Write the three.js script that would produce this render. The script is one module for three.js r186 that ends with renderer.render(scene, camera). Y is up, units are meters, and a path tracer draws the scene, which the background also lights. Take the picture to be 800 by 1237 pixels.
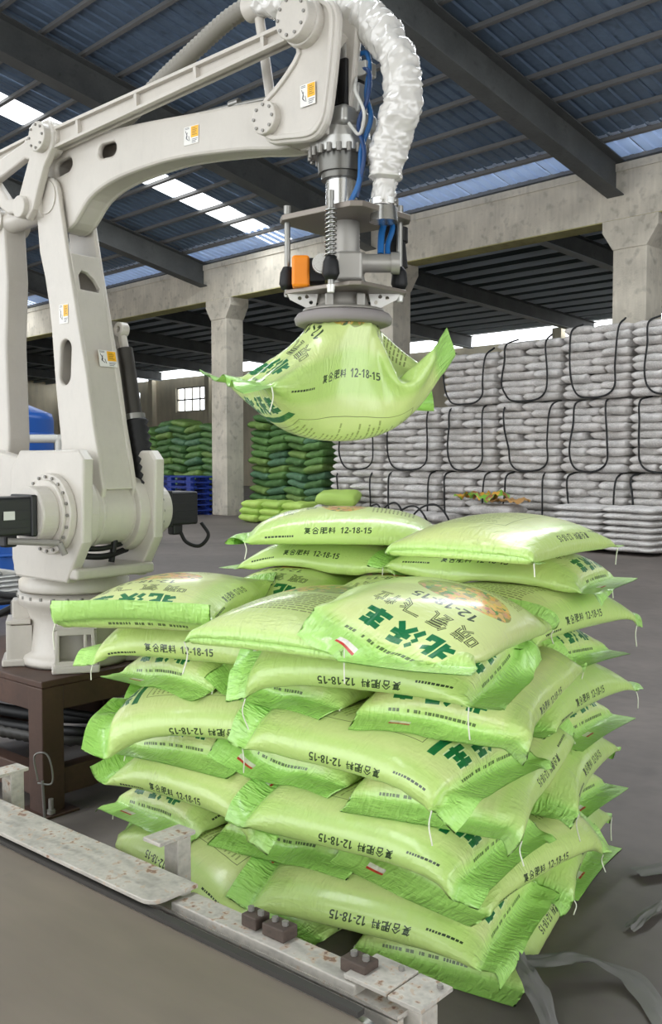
import * as THREE from 'three';
import { RoundedBoxGeometry } from 'three/addons/geometries/RoundedBoxGeometry.js';
import { mergeGeometries, mergeVertices, toCreasedNormals } from 'three/addons/utils/BufferGeometryUtils.js';
import { RectAreaLightUniformsLib } from 'three/addons/lights/RectAreaLightUniformsLib.js';

// ---------------------------------------------------------------- camera, sky, lights, exposure
const scene = new THREE.Scene();
const camera = new THREE.PerspectiveCamera(2 * Math.atan(618.5 / 1170) * 180 / Math.PI, 800 / 1237, 0.05, 300);
camera.position.set(1.109, 1.55, 2.502);
camera.rotation.set(-Math.atan(63.5 / 1170), Math.atan2(0.55, 0.835), 0, 'YXZ');
scene.add(camera);
const renderer = new THREE.WebGLRenderer({ antialias: true });
renderer.toneMapping = THREE.LinearToneMapping;
renderer.toneMappingExposure = 0.78;
renderer.outputColorSpace = THREE.SRGBColorSpace;
renderer.shadowMap.enabled = true;
RectAreaLightUniformsLib.init();
scene.background = new THREE.Color(4.4, 4.55, 4.7);      // bright overcast sky, seen only through the openings
const SKYLIGHT = 21, SKYLIGHT_GLOW = 2.6;                  // roof light strips: area light and what the eye sees of the sheet

// the hall's own frame: s along the concrete beam, off towards the camera, h up
const TH = Math.atan2(-0.229, 0.974);
const HALL = new THREE.Vector3(-3.997, 0, -15.69), BX = new THREE.Vector3(0.974, 0, 0.229), BN = new THREE.Vector3(-0.229, 0, 0.974);
const hall = (s, off, h) => new THREE.Vector3(HALL.x + BX.x * s + BN.x * off, h, HALL.z + BX.z * s + BN.z * off);
// ---------------------------------------------------------------- helpers
function rng(seed) { let a = seed >>> 0; return () => { a = (a + 0x6D2B79F5) | 0; let t = Math.imul(a ^ (a >>> 15), 1 | a); t = (t + Math.imul(t ^ (t >>> 7), 61 | t)) ^ t; return ((t ^ (t >>> 14)) >>> 0) / 4294967296; }; }
const V = (x, y, z) => new THREE.Vector3(x, y, z);
const used = {};
function numbered(n) { const k = used[n] = (used[n] ?? -1) + 1; return k ? `${n}_${String(k).padStart(3, '0')}` : n; }
function shadows(m) { m.castShadow = m.receiveShadow = true; return m; }
function tag(o, label, category, group, kind) { if (label) o.userData.label = label; if (category) o.userData.category = category; if (group) o.userData.group = group; if (kind) o.userData.kind = kind; return o; }
function thing(name, label, category, pos = [0, 0, 0], turn = 0, group) { const o = new THREE.Group(); o.name = numbered(name); o.position.set(...(pos.isVector3 ? pos.toArray() : pos)); o.rotation.y = turn; tag(o, label, category, group); scene.add(o); return o; }
function mesh(name, geo, mat, parent, pos, rot) { const m = shadows(new THREE.Mesh(geo, mat)); m.name = numbered(name); if (pos) m.position.set(...(pos.isVector3 ? pos.toArray() : pos)); if (rot) m.rotation.set(...rot); (parent ?? scene).add(m); return m; }
function structure(name, geo, mat, pos, turn = 0) { const m = mesh(name, geo, mat, scene, pos); m.rotation.y = turn; m.userData.kind = 'structure'; return m; }
const merge = (...g) => mergeGeometries(g.flat().map((x) => { x = x.index ? x.toNonIndexed() : x; for (const k of Object.keys(x.attributes)) if (!['position', 'normal', 'uv'].includes(k)) x.deleteAttribute(k); return x; }));
const box = (w, h, d, x = 0, y = 0, z = 0) => new THREE.BoxGeometry(w, h, d).translate(x, y, z);
const rbox = (w, h, d, r = 0.01, x = 0, y = 0, z = 0, seg = 2) => new RoundedBoxGeometry(w, h, d, seg, Math.min(r, w / 2.01, h / 2.01, d / 2.01)).translate(x, y, z);
const cyl = (r1, r2, h, n = 32, x = 0, y = 0, z = 0) => new THREE.CylinderGeometry(r1, r2, h, n).translate(x, y, z);
const cylZ = (r1, r2, d, n = 32, x = 0, y = 0, z = 0) => new THREE.CylinderGeometry(r1, r2, d, n).rotateX(Math.PI / 2).translate(x, y, z);   // r1 at +z
const cylX = (r1, r2, d, n = 32, x = 0, y = 0, z = 0) => new THREE.CylinderGeometry(r1, r2, d, n).rotateZ(-Math.PI / 2).translate(x, y, z);
function shapeOf(pts, holes = []) { const s = new THREE.Shape(pts.map((p) => new THREE.Vector2(...p))); for (const h of holes) s.holes.push(new THREE.Path(h.map((p) => new THREE.Vector2(...p)))); return s; }
function plate(pts, z0, z1, bevel = 0.006, holes = []) {     // an outline in x, y between two z, edges bevelled
  const s = pts instanceof THREE.Shape ? pts : shapeOf(pts, holes);
  return new THREE.ExtrudeGeometry(s, { depth: z1 - z0 - 2 * bevel, bevelEnabled: bevel > 0, bevelThickness: bevel, bevelSize: bevel, bevelOffset: -bevel, bevelSegments: 2, curveSegments: 16 }).translate(0, 0, z0 + bevel);
}
const ring = (x, y, r, n = 24, a0 = 0, a1 = Math.PI * 2) => Array.from({ length: n }, (_, i) => { const a = a0 + (a1 - a0) * i / (Math.abs(a1 - a0) > 6.28 ? n : n - 1); return [x + r * Math.cos(a), y + r * Math.sin(a)]; });
const slotPts = (x, y, w, h, tilt = 0, n = 8) => { const r = Math.min(w, h) / 2, out = [], dx = Math.max(0, w / 2 - r), dy = Math.max(0, h / 2 - r); const add = (cx, cy, a) => { for (let i = 0; i <= n; i++) { const t = a + Math.PI / 2 * i / n; out.push([cx + r * Math.cos(t), cy + r * Math.sin(t)]); } }; add(dx, dy, 0); add(-dx, dy, Math.PI / 2); add(-dx, -dy, Math.PI); add(dx, -dy, 1.5 * Math.PI); const c = Math.cos(tilt), s = Math.sin(tilt); return out.map(([a, b]) => [x + a * c - b * s, y + a * s + b * c]); };
const spline = (pts, n = 40) => new THREE.CatmullRomCurve3(pts.map((p) => (p.isVector3 ? p : V(...p)))).getSpacedPoints(n);
const smooth2 = (pts, n = 40) => new THREE.SplineCurve(pts.map((p) => new THREE.Vector2(...p))).getSpacedPoints(n).map((p) => [p.x, p.y]);
const tube = (pts, r, n = 40, m = 8) => new THREE.TubeGeometry(new THREE.CatmullRomCurve3(pts.map((p) => (p.isVector3 ? p : V(...p)))), n, r, m);
function rod(a, b, r, n = 12) { a = a.isVector3 ? a : V(...a); b = b.isVector3 ? b : V(...b); const d = b.clone().sub(a), g = new THREE.CylinderGeometry(r, r, d.length(), n); g.applyQuaternion(new THREE.Quaternion().setFromUnitVectors(V(0, 1, 0), d.clone().normalize())); return g.translate((a.x + b.x) / 2, (a.y + b.y) / 2, (a.z + b.z) / 2); }
function bar(a, b, w, h) { a = a.isVector3 ? a : V(...a); b = b.isVector3 ? b : V(...b); const d = b.clone().sub(a), g = new THREE.BoxGeometry(d.length(), h, w), x = d.clone().normalize(), z = Math.abs(x.y) > 0.99 ? V(0, 0, 1) : V(x.x, 0, x.z).normalize().cross(V(0, 1, 0)), y = z.clone().cross(x); return g.applyMatrix4(new THREE.Matrix4().makeBasis(x, y, z)).translate((a.x + b.x) / 2, (a.y + b.y) / 2, (a.z + b.z) / 2); }
// lattice noise
function noise3(seed) {
  const p = new Uint8Array(512), r = rng(seed), q = [...Array(256).keys()]; for (let i = 255; i > 0; i--) { const j = Math.floor(r() * (i + 1)); [q[i], q[j]] = [q[j], q[i]]; } for (let i = 0; i < 512; i++) p[i] = q[i & 255];
  const f = (t) => t * t * t * (t * (t * 6 - 15) + 10), L = (a, b, t) => a + (b - a) * t, g = (h, x, y, z) => { h &= 15; const u = h < 8 ? x : y, v = h < 4 ? y : h === 12 || h === 14 ? x : z; return (h & 1 ? -u : u) + (h & 2 ? -v : v); };
  return (x, y, z = 0) => { const X = Math.floor(x), Y = Math.floor(y), Z = Math.floor(z); x -= X; y -= Y; z -= Z; const a = X & 255, b = Y & 255, c = Z & 255, u = f(x), v = f(y), w = f(z), A = p[a] + b, B = p[a + 1] + b, AA = p[A & 255] + c, AB = p[(A + 1) & 255] + c, BA = p[B & 255] + c, BB = p[(B + 1) & 255] + c; return L(L(L(g(p[AA], x, y, z), g(p[BA], x - 1, y, z), u), L(g(p[AB], x, y - 1, z), g(p[BB], x - 1, y - 1, z), u), v), L(L(g(p[AA + 1], x, y, z - 1), g(p[BA + 1], x - 1, y, z - 1), u), L(g(p[AB + 1], x, y - 1, z - 1), g(p[BB + 1], x - 1, y - 1, z - 1), u), v), w); };
}
const N = noise3(7);
// tiling fractal noise: period P cells over the unit square
function tileNoise(x, y, cells, oct = 4, seed = 0) { let s = 0, a = 0.5, c = cells; for (let o = 0; o < oct; o++) { const X = x * c, Y = y * c, w = (X0, Y0) => N(X0, Y0, seed + o * 13.7); const fx = x, fy = y; s += a * (w(X, Y) * (1 - fx) * (1 - fy) + w(X - c, Y) * fx * (1 - fy) + w(X, Y - c) * (1 - fx) * fy + w(X - c, Y - c) * fx * fy); a *= 0.5; c *= 2; } return s; }
function dataTexture(size, fn, srgb = true, sizeY = size) { const d = new Uint8Array(size * sizeY * 4); for (let j = 0; j < sizeY; j++) for (let i = 0; i < size; i++) { const c = fn(i / size, j / sizeY), k = (j * size + i) * 4; d[k] = Math.max(0, Math.min(255, c[0])); d[k + 1] = Math.max(0, Math.min(255, c[1])); d[k + 2] = Math.max(0, Math.min(255, c[2])); d[k + 3] = 255; } const t = new THREE.DataTexture(d, size, sizeY); t.wrapS = t.wrapT = THREE.RepeatWrapping; t.magFilter = THREE.LinearFilter; t.minFilter = THREE.LinearMipmapLinearFilter; t.generateMipmaps = true; if (srgb) t.colorSpace = THREE.SRGBColorSpace; t.needsUpdate = true; return t; }
const repeat = (t, x, y = x) => { const c = t.clone(); c.repeat.set(x, y); c.needsUpdate = true; return c; };
const std = (color, roughness = 0.6, metalness = 0, extra = {}) => new THREE.MeshStandardMaterial({ color, roughness, metalness, ...extra });
function boxUV(g, k = 1) {                                 // uv in metres by the dominant axis of each face's normal
  g = g.index ? g.toNonIndexed() : g; const p = g.attributes.position, n = g.attributes.normal, uv = new Float32Array(p.count * 2);
  for (let i = 0; i < p.count; i++) { const a = Math.abs(n.getX(i)), b = Math.abs(n.getY(i)), c = Math.abs(n.getZ(i)); const [u, v] = b >= a && b >= c ? [p.getX(i), p.getZ(i)] : a >= c ? [p.getZ(i), p.getY(i)] : [p.getX(i), p.getY(i)]; uv[2 * i] = u * k; uv[2 * i + 1] = v * k; }
  g.setAttribute('uv', new THREE.BufferAttribute(uv, 2)); return g;
}
const ORD = ['first', 'second', 'third', 'fourth', 'fifth', 'sixth', 'seventh', 'eighth', 'ninth', 'tenth', 'eleventh', 'twelfth', 'thirteenth', 'fourteenth'];
// ---------------------------------------------------------------- the hall
const grime = dataTexture(512, (u, v) => { const a = tileNoise(u, v, 4, 5, 1), b = tileNoise(u, v, 40, 2, 9), c = tileNoise(u, v, 14, 3, 60); const k = 0.86 + a * 0.3 + b * 0.1 + Math.min(0, c + 0.12) * 0.5; return [k * 238, k * 236, k * 231]; });
const floorMap = dataTexture(1024, (u, v) => { const a = tileNoise(u, v, 3, 5, 3), b = tileNoise(u, v, 60, 2, 31), c = tileNoise(u, v, 10, 4, 12), d = tileNoise(u * 1, v, 24, 3, 90); const k = 0.74 + a * 0.3 + b * 0.1 + Math.max(0, c) * 0.2 - Math.max(0, d - 0.1) * 0.3; return [k * 136, k * 126, k * 119]; });
const floorBump = dataTexture(512, (u, v) => { const k = 0.5 + tileNoise(u, v, 30, 4, 8) * 0.8; return [k * 255, k * 255, k * 255]; }, false);
const concreteMap = dataTexture(1024, (u, v) => { const a = tileNoise(u, v, 5, 5, 2), s = tileNoise(u * 1, v * 0.15, 40, 3, 5), p = tileNoise(u, v, 16, 4, 70); const k = 0.88 + a * 0.2 + s * 0.09 - Math.max(0, p - 0.08) * 0.5; return [k * 218, k * 210, k * 194]; });
const wallMap = dataTexture(512, (u, v) => { const a = tileNoise(u, v, 3, 5, 22), s = tileNoise(u, v * 0.2, 20, 3, 15); const k = 0.9 + a * 0.3 + s * 0.15; return [k * 244, k * 234, k * 208]; });
const M = {
  floor: std(0xffffff, 0.62, 0, { map: repeat(floorMap, 1 / 6), bumpMap: repeat(floorBump, 1 / 1.5), bumpScale: 0.002 }),
  concrete: std(0xffffff, 0.9, 0, { map: repeat(concreteMap, 1 / 3), bumpMap: repeat(floorBump, 1), bumpScale: 0.006 }),
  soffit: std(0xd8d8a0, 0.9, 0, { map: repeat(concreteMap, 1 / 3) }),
  wall: std(0xffffff, 0.92, 0, { map: repeat(wallMap, 1 / 8) }),
  sheet: std(new THREE.Color().setRGB(0.18, 0.27, 0.42), 0.5, 0.1, { map: repeat(grime, 0.3) }),
  sheetPale: new THREE.MeshPhysicalMaterial({ color: new THREE.Color().setRGB(0.6, 0.7, 0.85), roughness: 0.9, transmission: 0.45, thickness: 0 }),
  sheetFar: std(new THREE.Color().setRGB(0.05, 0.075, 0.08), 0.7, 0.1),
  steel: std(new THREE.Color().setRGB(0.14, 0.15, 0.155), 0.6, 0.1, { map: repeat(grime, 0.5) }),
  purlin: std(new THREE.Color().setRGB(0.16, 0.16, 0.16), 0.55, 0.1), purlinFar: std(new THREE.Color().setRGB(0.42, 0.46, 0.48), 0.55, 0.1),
  glow: std(0xffffff, 0.5, 0, { emissive: new THREE.Color(0.97, 1, 1), emissiveIntensity: SKYLIGHT_GLOW }),
};
const RISE = 0.2155, EAVE = 7.15, SLOPE = Math.atan(RISE), roofH = (off) => EAVE + RISE * off;
// everything below is modelled in the hall's frame (x = s, y = h, z = off) and set down turned
const H = (name, geo, mat) => structure(name, geo, mat, HALL, TH);
const sFrom = -58, sTo = 17, offFar = -19, offNear = 27;
H('floor', boxUV(box(sTo - sFrom + 1, 0.3, offNear - offFar + 1, (sTo + sFrom) / 2, -0.15, (offNear + offFar) / 2)), M.floor);
// sloping roof over the near nave: one corrugated sheet per metre, left out where the light strips run
const ROOF_L = (offNear + 0.6) / Math.cos(SLOPE);
const sheetGeo = (() => { const pts = [], t = 0.006; for (let k = 0; k <= 4; k++) { const x = k * 0.25; for (const [dx, y] of [[-0.05, 0], [-0.025, 0.03], [0.025, 0.03], [0.05, 0]]) if (x + dx >= 0 && x + dx <= 1) pts.push([x + dx, y]); } pts[0][0] = 0; const top = pts.map(([x, y]) => [x, y + t]).reverse(); return new THREE.ExtrudeGeometry(shapeOf([...pts, ...top]), { depth: ROOF_L, bevelEnabled: false, steps: 1 }); })();
function onRoof(g, s, off, lift = 0) { return g.rotateX(-SLOPE).translate(s, roofH(off) + lift, off); }
const near_roof = thing('roof', undefined, undefined, HALL, TH); near_roof.userData.kind = 'structure';
const strips = [[-24.55, -23.65], [-10.6, -9.7], [3.35, 4.25]];
const slopeSheet = onRoof(sheetGeo.clone(), 0, 0.62); boxUV(slopeSheet);
const paleGeo = onRoof(new THREE.ExtrudeGeometry(sheetGeo.parameters.shapes, { depth: 1.55, bevelEnabled: false }), 0, -0.62, -0.014);
for (let s = -36; s < 17; s++) {
  const cut = strips.find(([a, b]) => s + 1 > a && s < b);
  if (!cut) { mesh('roof_sheet', slopeSheet, M.sheet, near_roof, [s, 0, 0]).scale.x = 1.03; }
  else { const a = cut[0] - s, b = cut[1] - s; if (a > 0.02) mesh('roof_sheet', slopeSheet.clone().scale(a, 1, 1), M.sheet, near_roof, [s, 0, 0]); if (b < 0.98) mesh('roof_sheet', slopeSheet.clone().scale(1 - b, 1, 1), M.sheet, near_roof, [s + b, 0, 0]); }
  mesh('eave_sheet', paleGeo, M.sheetPale, near_roof, [s, 0, 0]);
}
const PURLIN = 0.76;
for (const [a, b] of strips) {
  for (let o = 0.05; o < offNear - 1; o += PURLIN) mesh('skylight_panel', onRoof(new THREE.BoxGeometry(b - a, 0.01, PURLIN / Math.cos(SLOPE) - 0.03).translate((a + b) / 2, 0, (PURLIN / 2) / Math.cos(SLOPE)), 0, o), M.glow, near_roof);
  const L = new THREE.RectAreaLight(0xf6fbff, SKYLIGHT, b - a, 25); L.name = numbered('skylight_light'); const p = hall((a + b) / 2, 13, roofH(13) - 0.12); L.position.copy(p); L.lookAt(p.clone().add(BN.clone().multiplyScalar(Math.sin(SLOPE)).add(V(0, -Math.cos(SLOPE), 0)))); scene.add(L);
}
const cee = shapeOf([[0, 0], [0.07, 0], [0.07, -0.025], [0.062, -0.025], [0.062, -0.008], [0.008, -0.008], [0.008, -0.072], [0.062, -0.072], [0.062, -0.06], [0.07, -0.06], [0.07, -0.08], [0, -0.08]]);
const purlinGeo = new THREE.ExtrudeGeometry(cee, { depth: 53, bevelEnabled: false }).rotateY(Math.PI / 2);
for (let o = 0.05; o < offNear; o += PURLIN) H('roof_purlin', purlinGeo.clone().rotateX(-SLOPE).translate(-36, roofH(o) - 0.005, o), M.purlin);
function ibeam(len, h, w, tf = 0.02, tw = 0.014) { return merge(box(w, tf, len, 0, -tf / 2, len / 2), box(w, tf, len, 0, -h + tf / 2, len / 2), box(tw, h - 2 * tf, len, 0, -h / 2, len / 2)); }
for (const s of [-32.3, -26, -19.7, -13.3, -6.75, -0.45, 5.9, 12.2]) H('roof_rafter', boxUV(ibeam(ROOF_L - 0.4, 0.62, 0.34).rotateX(-SLOPE).translate(s, roofH(-0.2) - 0.185, -0.2)), M.steel);
// concrete beam on columns between the two naves
H('concrete_beam', boxUV(merge(box(53, 0.86, 0.5, -9.5, 6.4, 0), box(53, 0.14, 0.56, -9.5, 6.9, 0.0))), M.concrete);
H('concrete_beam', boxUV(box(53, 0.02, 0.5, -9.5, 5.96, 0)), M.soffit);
const colGeo = (() => { const cap = new THREE.Shape([[-0.34, 5.4], [0.34, 5.4], [0.56, 5.74], [0.56, 5.95], [-0.56, 5.95], [-0.56, 5.74]].map((p) => new THREE.Vector2(...p))); return boxUV(merge(plate([[-0.34, 0], [0.34, 0], [0.34, 5.45], [-0.34, 5.45]], -0.3, 0.3, 0.02), plate(cap, -0.32, 0.32, 0.015))); })();
for (let k = -3; k <= 2; k++) H('concrete_column', colGeo.clone().translate(-0.12 + k * 6.22, 0, 0), M.concrete);
// lower nave beyond: its roof, rafters and purlins
const roof2 = (off) => 8.3 + 0.06 * off;
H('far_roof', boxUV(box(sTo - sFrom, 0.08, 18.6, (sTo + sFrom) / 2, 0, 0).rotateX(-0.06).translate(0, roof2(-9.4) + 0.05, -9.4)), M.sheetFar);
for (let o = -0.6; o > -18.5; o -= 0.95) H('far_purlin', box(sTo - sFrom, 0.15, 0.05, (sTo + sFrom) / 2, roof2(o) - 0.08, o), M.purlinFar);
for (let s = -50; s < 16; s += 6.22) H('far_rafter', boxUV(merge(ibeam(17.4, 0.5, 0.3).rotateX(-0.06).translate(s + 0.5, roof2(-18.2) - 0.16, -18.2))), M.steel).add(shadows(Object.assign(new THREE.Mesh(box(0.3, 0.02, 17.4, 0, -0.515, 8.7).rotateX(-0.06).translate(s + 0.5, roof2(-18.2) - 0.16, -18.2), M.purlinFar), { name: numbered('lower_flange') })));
// far wall with windows and the open slot under the eaves
const wins = [[-42.9, -39.6], [-50.4, -47.1], [-1, 2.3], [6.5, 9.8]];
H('wall_far', boxUV(plate(shapeOf([[sFrom, 0], [sTo, 0], [sTo, 6.72], [sFrom, 6.72]], wins.map(([a, b]) => [[a, 4.55], [b, 4.55], [b, 6.1], [a, 6.1]])), offFar - 0.3, offFar, 0)), M.wall);
for (let s = sFrom; s < sTo; s += 6.22) H('wall_pier', boxUV(box(0.45, 7.1, 0.35, s + 0.2, 3.55, offFar + 0.15)), M.wall);
wins.forEach(([a, b], k) => {
  const w = thing(`window_${k + 1}`, undefined, undefined, HALL, TH); w.userData.kind = 'structure'; const f = [], z = offFar - 0.12;
  for (let i = 0; i <= 4; i++) f.push(box(i % 4 ? 0.06 : 0.12, 1.55, 0.08, a + (b - a) * i / 4, 5.325, z)); for (const y of [4.58, 5.32, 6.07]) f.push(box(b - a, 0.09, 0.08, (a + b) / 2, y, z));
  mesh('window_frame', merge(f), std(0x8d8a80, 0.7), w);
  const glass = new THREE.MeshPhysicalMaterial({ color: 0xffffff, roughness: 0.05, transmission: 1, thickness: 0 });
  for (let i = 0; i < 4; i++) for (const y of [4.95, 5.69]) mesh('pane', box((b - a) / 4 - 0.06, 0.66, 0.006, a + (b - a) * (i + 0.5) / 4, y, z), glass, w);
});
// side walls, and the wall behind with its wide gateway
H('wall_west', boxUV(box(0.3, 14, offNear - offFar, sFrom, 7, (offNear + offFar) / 2)), M.wall);
H('wall_east', boxUV(plate(shapeOf([[offFar, 0], [6, 0], [6, 5.2], [24, 5.2], [24, 0], [offNear, 0], [offNear, 13.5], [offFar, 13.5]].map(([a, b]) => [-a, b])), -0.15, 0.15, 0).rotateY(Math.PI / 2).translate(sTo, 0, 0)), M.wall);
H('wall_near', boxUV(plate(shapeOf([[sFrom, 0], [-16, 0], [-16, 8.5], [13, 8.5], [13, 0], [sTo, 0], [sTo, 13.1], [sFrom, 13.1]]), offNear, offNear + 0.3, 0)), M.wall);
H('wall_gable', boxUV(plate(shapeOf([[sFrom, 0], [-36.2, 0], [-36.2, 13], [sFrom, 13]]), 0, 0.3, 0)), M.wall);
// ---------------------------------------------------------------- stacks of sacks at the far side
function sackGeometry(L, W, T, seed, nx = 10, nz = 6) {      // a full sack lying flat: puffed, pinched at the two sewn ends, dented
  const n = noise3(seed), pos = [], idx = [], f = (x, z, s) => { const a = Math.abs(x), b = Math.abs(z), e = Math.pow(Math.max(0, 1 - Math.pow(a, 9)), 0.5) * Math.pow(Math.max(0, 1 - Math.pow(b, 6)), 0.5); const pin = 1 - 0.1 * Math.pow(b, 2) * (1 - a); return [x * L / 2 * (1 - 0.05 * b * b), s * T / 2 * e * (0.92 + 0.35 * n(x * 2, z * 2, s)) + T * 0.10 * n(x * 1.3 + 9, z * 1.3, 4), z * W / 2 * (1 - 0.06 * Math.pow(a, 4)) * pin]; };
  const grid = (s) => { const b = pos.length / 3; for (let i = 0; i <= nx; i++) for (let j = 0; j <= nz; j++) { const x = Math.sin((i / nx - 0.5) * Math.PI), z = Math.sin((j / nz - 0.5) * Math.PI); pos.push(...f(x, z, s)); } for (let i = 0; i < nx; i++) for (let j = 0; j < nz; j++) { const p = b + i * (nz + 1) + j, q = p + nz + 1; if (s > 0) idx.push(p, p + 1, q, q, p + 1, q + 1); else idx.push(p, q, p + 1, q, q + 1, p + 1); } };
  grid(1); grid(-1); let g = new THREE.BufferGeometry(); g.setAttribute('position', new THREE.Float32BufferAttribute(pos, 3)); g.setIndex(idx); g = mergeVertices(g, 0.001); g.computeVertexNormals(); return boxUV(g, 1).index ? g : mergeVertices(boxUV(g));
}
const weave = dataTexture(256, (u, v) => { const a = tileNoise(u, v, 5, 4, 4), b = tileNoise(u * 1, v * 0.3, 30, 2, 6); const k = 0.9 + a * 0.25 + b * 0.2; return [k * 240, k * 240, k * 240]; });
const SACK_WHITE = [[0.84, 0.8, 0.765], [0.77, 0.735, 0.7], [0.88, 0.85, 0.82]].map((c) => std(new THREE.Color().setRGB(...c), 0.7, 0, { map: weave }));
const SACK_GREEN = [[0.16, 0.33, 0.09], [0.11, 0.25, 0.075], [0.24, 0.4, 0.1], [0.13, 0.28, 0.15]].map((c) => std(new THREE.Color().setRGB(...c), 0.55, 0, { map: weave }));
const SACK_LIME = [[0.42, 0.62, 0.12], [0.36, 0.56, 0.1]].map((c) => std(new THREE.Color().setRGB(...c), 0.5));
const BAND = std(0x1b1c1d, 0.7);
const BLUE_PLASTIC = std(0x16348c, 0.5), PAL_SLAT = box(0.36, 0.03, 1.15), PAL_RUN = box(2.3, 0.03, 0.14), PAL_BLOCK = box(0.2, 0.1, 0.14);
const rs = rng(77);
const whiteGeos = Array.from({ length: 8 }, (_, k) => sackGeometry(0.85, 0.7, 0.168, 300 + k, 12, 8)), greenGeos = Array.from({ length: 6 }, (_, k) => sackGeometry(0.76, 0.78, 0.225, 400 + k, 12, 8));
function placeSack(proto, name, geo, mat, s, off, h, turn, tilt, label, category, group) { const m = proto.clone(); m.geometry = geo; m.material = mat; m.name = numbered(name); m.position.copy(hall(s, off, h)); m.rotation.set(tilt, TH + turn, 0, 'YXZ'); tag(m, label, category, group); scene.add(m); return m; }
const protoSack = shadows(new THREE.Mesh(whiteGeos[0], SACK_WHITE[0]));
// strapped bundles of grey-white sacks, three tiers high; columns counted from the near concrete column
const BUNDLES = [[0.52, 1.95], [-0.86, 0.46], [-2.3, -0.92], [-3.7, -2.36], [-5.32, -3.76], [-6.95, -5.4]];
const TIER = 1.31, ROWS = 9, tierName = ['bottom', 'middle', 'top'], colName = ['first', 'second', 'third', 'fourth', 'fifth', 'sixth'];
const hidden = [];
BUNDLES.forEach(([a, b], c) => {
  const tiers = c < 4 ? 3 : 2, w = b - a;
  for (let t = 0; t < tiers; t++) {
    const rows = t === 2 ? [9, 9, 8, 7][c] : ROWS;
    for (let k = 0; k < rows; k++) for (let e = 0; e < 2; e++) {
      const split = 0.5 + (k % 2 ? 0.1 : -0.1) + (rs() - 0.5) * 0.08, x0 = e ? a + w * split : a, x1 = e ? b : a + w * split, sx = (x1 - x0) / 0.84, h = t * TIER + (k + 0.5) * (TIER - 0.02) / ROWS + 0.02, off = 0.98 + (rs() - 0.5) * 0.16, turn = (rs() - 0.5) * 0.2, tilt = (rs() - 0.5) * 0.1;
      if (t === 0 && k < 3 && c < 4) { hidden.push([sx, (x0 + x1) / 2, off, h]); continue; }
      const end = e ? 'right' : 'left', m = placeSack(protoSack, 'woven_sack', whiteGeos[Math.floor(rs() * 8)], SACK_WHITE[Math.floor(rs() * 3)], (x0 + x1) / 2, off, h, turn, tilt, `white sack, ${end} half of ${ORD[rows - 1 - k]} layer down, ${tierName[t]} tier of ${colName[c]} bundle from the right`, 'sack', 'grey white sacks in strapped bundles'); m.scale.set(sx, 1, 1);
    }
    // carrying band: down one side, under the bundle, up the other, with a loose loop on the top tier
    const z = 1.36, y0 = t * TIER + 0.03, y1 = y0 + rows * (TIER - 0.02) / ROWS, i = 0.12 + rs() * 0.12, q = 0.1 + rs() * 0.15, d = () => (rs() - 0.5) * 0.05, bow = (rs() - 0.5) * 0.24;
    const pts = [[a + w * i + 0.06 + bow, y1 + (t === 2 ? 0.05 : 0.0), z - 0.3], [a + w * i + d() + bow, y1 - 0.08, z - 0.01], [a + w * i + d() + bow * 0.6, (y0 + y1) / 2 + 0.2, z + 0.035], [a + w * i + d(), (y0 + y1) / 2 - 0.25, z + 0.035], [a + w * i + 0.04, y0 + 0.16, z + 0.01], [a + w * (i + 0.12), y0 + 0.03, z + 0.02], [(a + b) / 2, y0 - 0.01, z + 0.03], [b - w * (q + 0.12), y0 + 0.03, z + 0.02], [b - w * q - 0.02, y0 + 0.16, z + 0.02], [b - w * q + d(), (y0 + y1) / 2 - 0.1, z + 0.035], [b - w * q + d() - bow * 0.5, y1 - 0.1, z], [b - w * q - 0.05 - bow, y1 + (t === 2 ? 0.08 : 0.0), z - 0.3]];
    const m = mesh('carrying_band', tube(pts, 0.018, 70, 6), BAND, scene, HALL); m.rotation.y = TH; tag(m, `black carrying band looped round ${tierName[t]} tier of ${colName[c]} white bundle from the right`, 'strap', 'black bands round the bundles');
  }
});
{ const m = mesh('woven_sack', mergeGeometries(hidden.map(([sx, s, off, h], k) => whiteGeos[k % 8].clone().scale(sx, 1, 1).translate(s, h, off))), SACK_WHITE[1], scene, HALL); m.rotation.y = TH; tag(m, 'lowest layers of grey white sacks hidden behind the green pile', 'sacks', null, 'stuff'); }
// dark green sacks, stacked crosswise in columns, on both sides of the far column
const GREENS = [['far', -17.9, 5, 14, 0.8], ['near', -12.35, 4, 14, 0.78]];
GREENS.forEach(([side, s0, cols, rows, w]) => {
  for (let c = 0; c < cols; c++) { const top = rows - (side === 'far' && c === 0 ? 1 : 0) - (rs() < 0.3 ? 1 : 0);
    for (let k = 0; k < top; k++) { const m = placeSack(protoSack, 'green_sack', greenGeos[Math.floor(rs() * 6)], SACK_GREEN[Math.floor(rs() * 4)], s0 + (c + 0.5) * w + (rs() - 0.5) * 0.08, -0.95 + (rs() - 0.5) * 0.2, 0.1 + k * 0.198, (rs() - 0.5) * 0.2, (rs() - 0.5) * 0.16, `dark green sack, ${ORD[top - 1 - k]} from the top, ${ORD[c]} column of the stack ${side === 'far' ? 'behind the robot motor' : 'behind the hanging bag'}`, 'sack', 'dark green sacks in tall stacks'); m.scale.x = w / 0.8; m.rotation.z = (c % 2 ? 1 : -1) * 0.13 + (rs() - 0.5) * 0.08; }
  }
});
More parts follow.
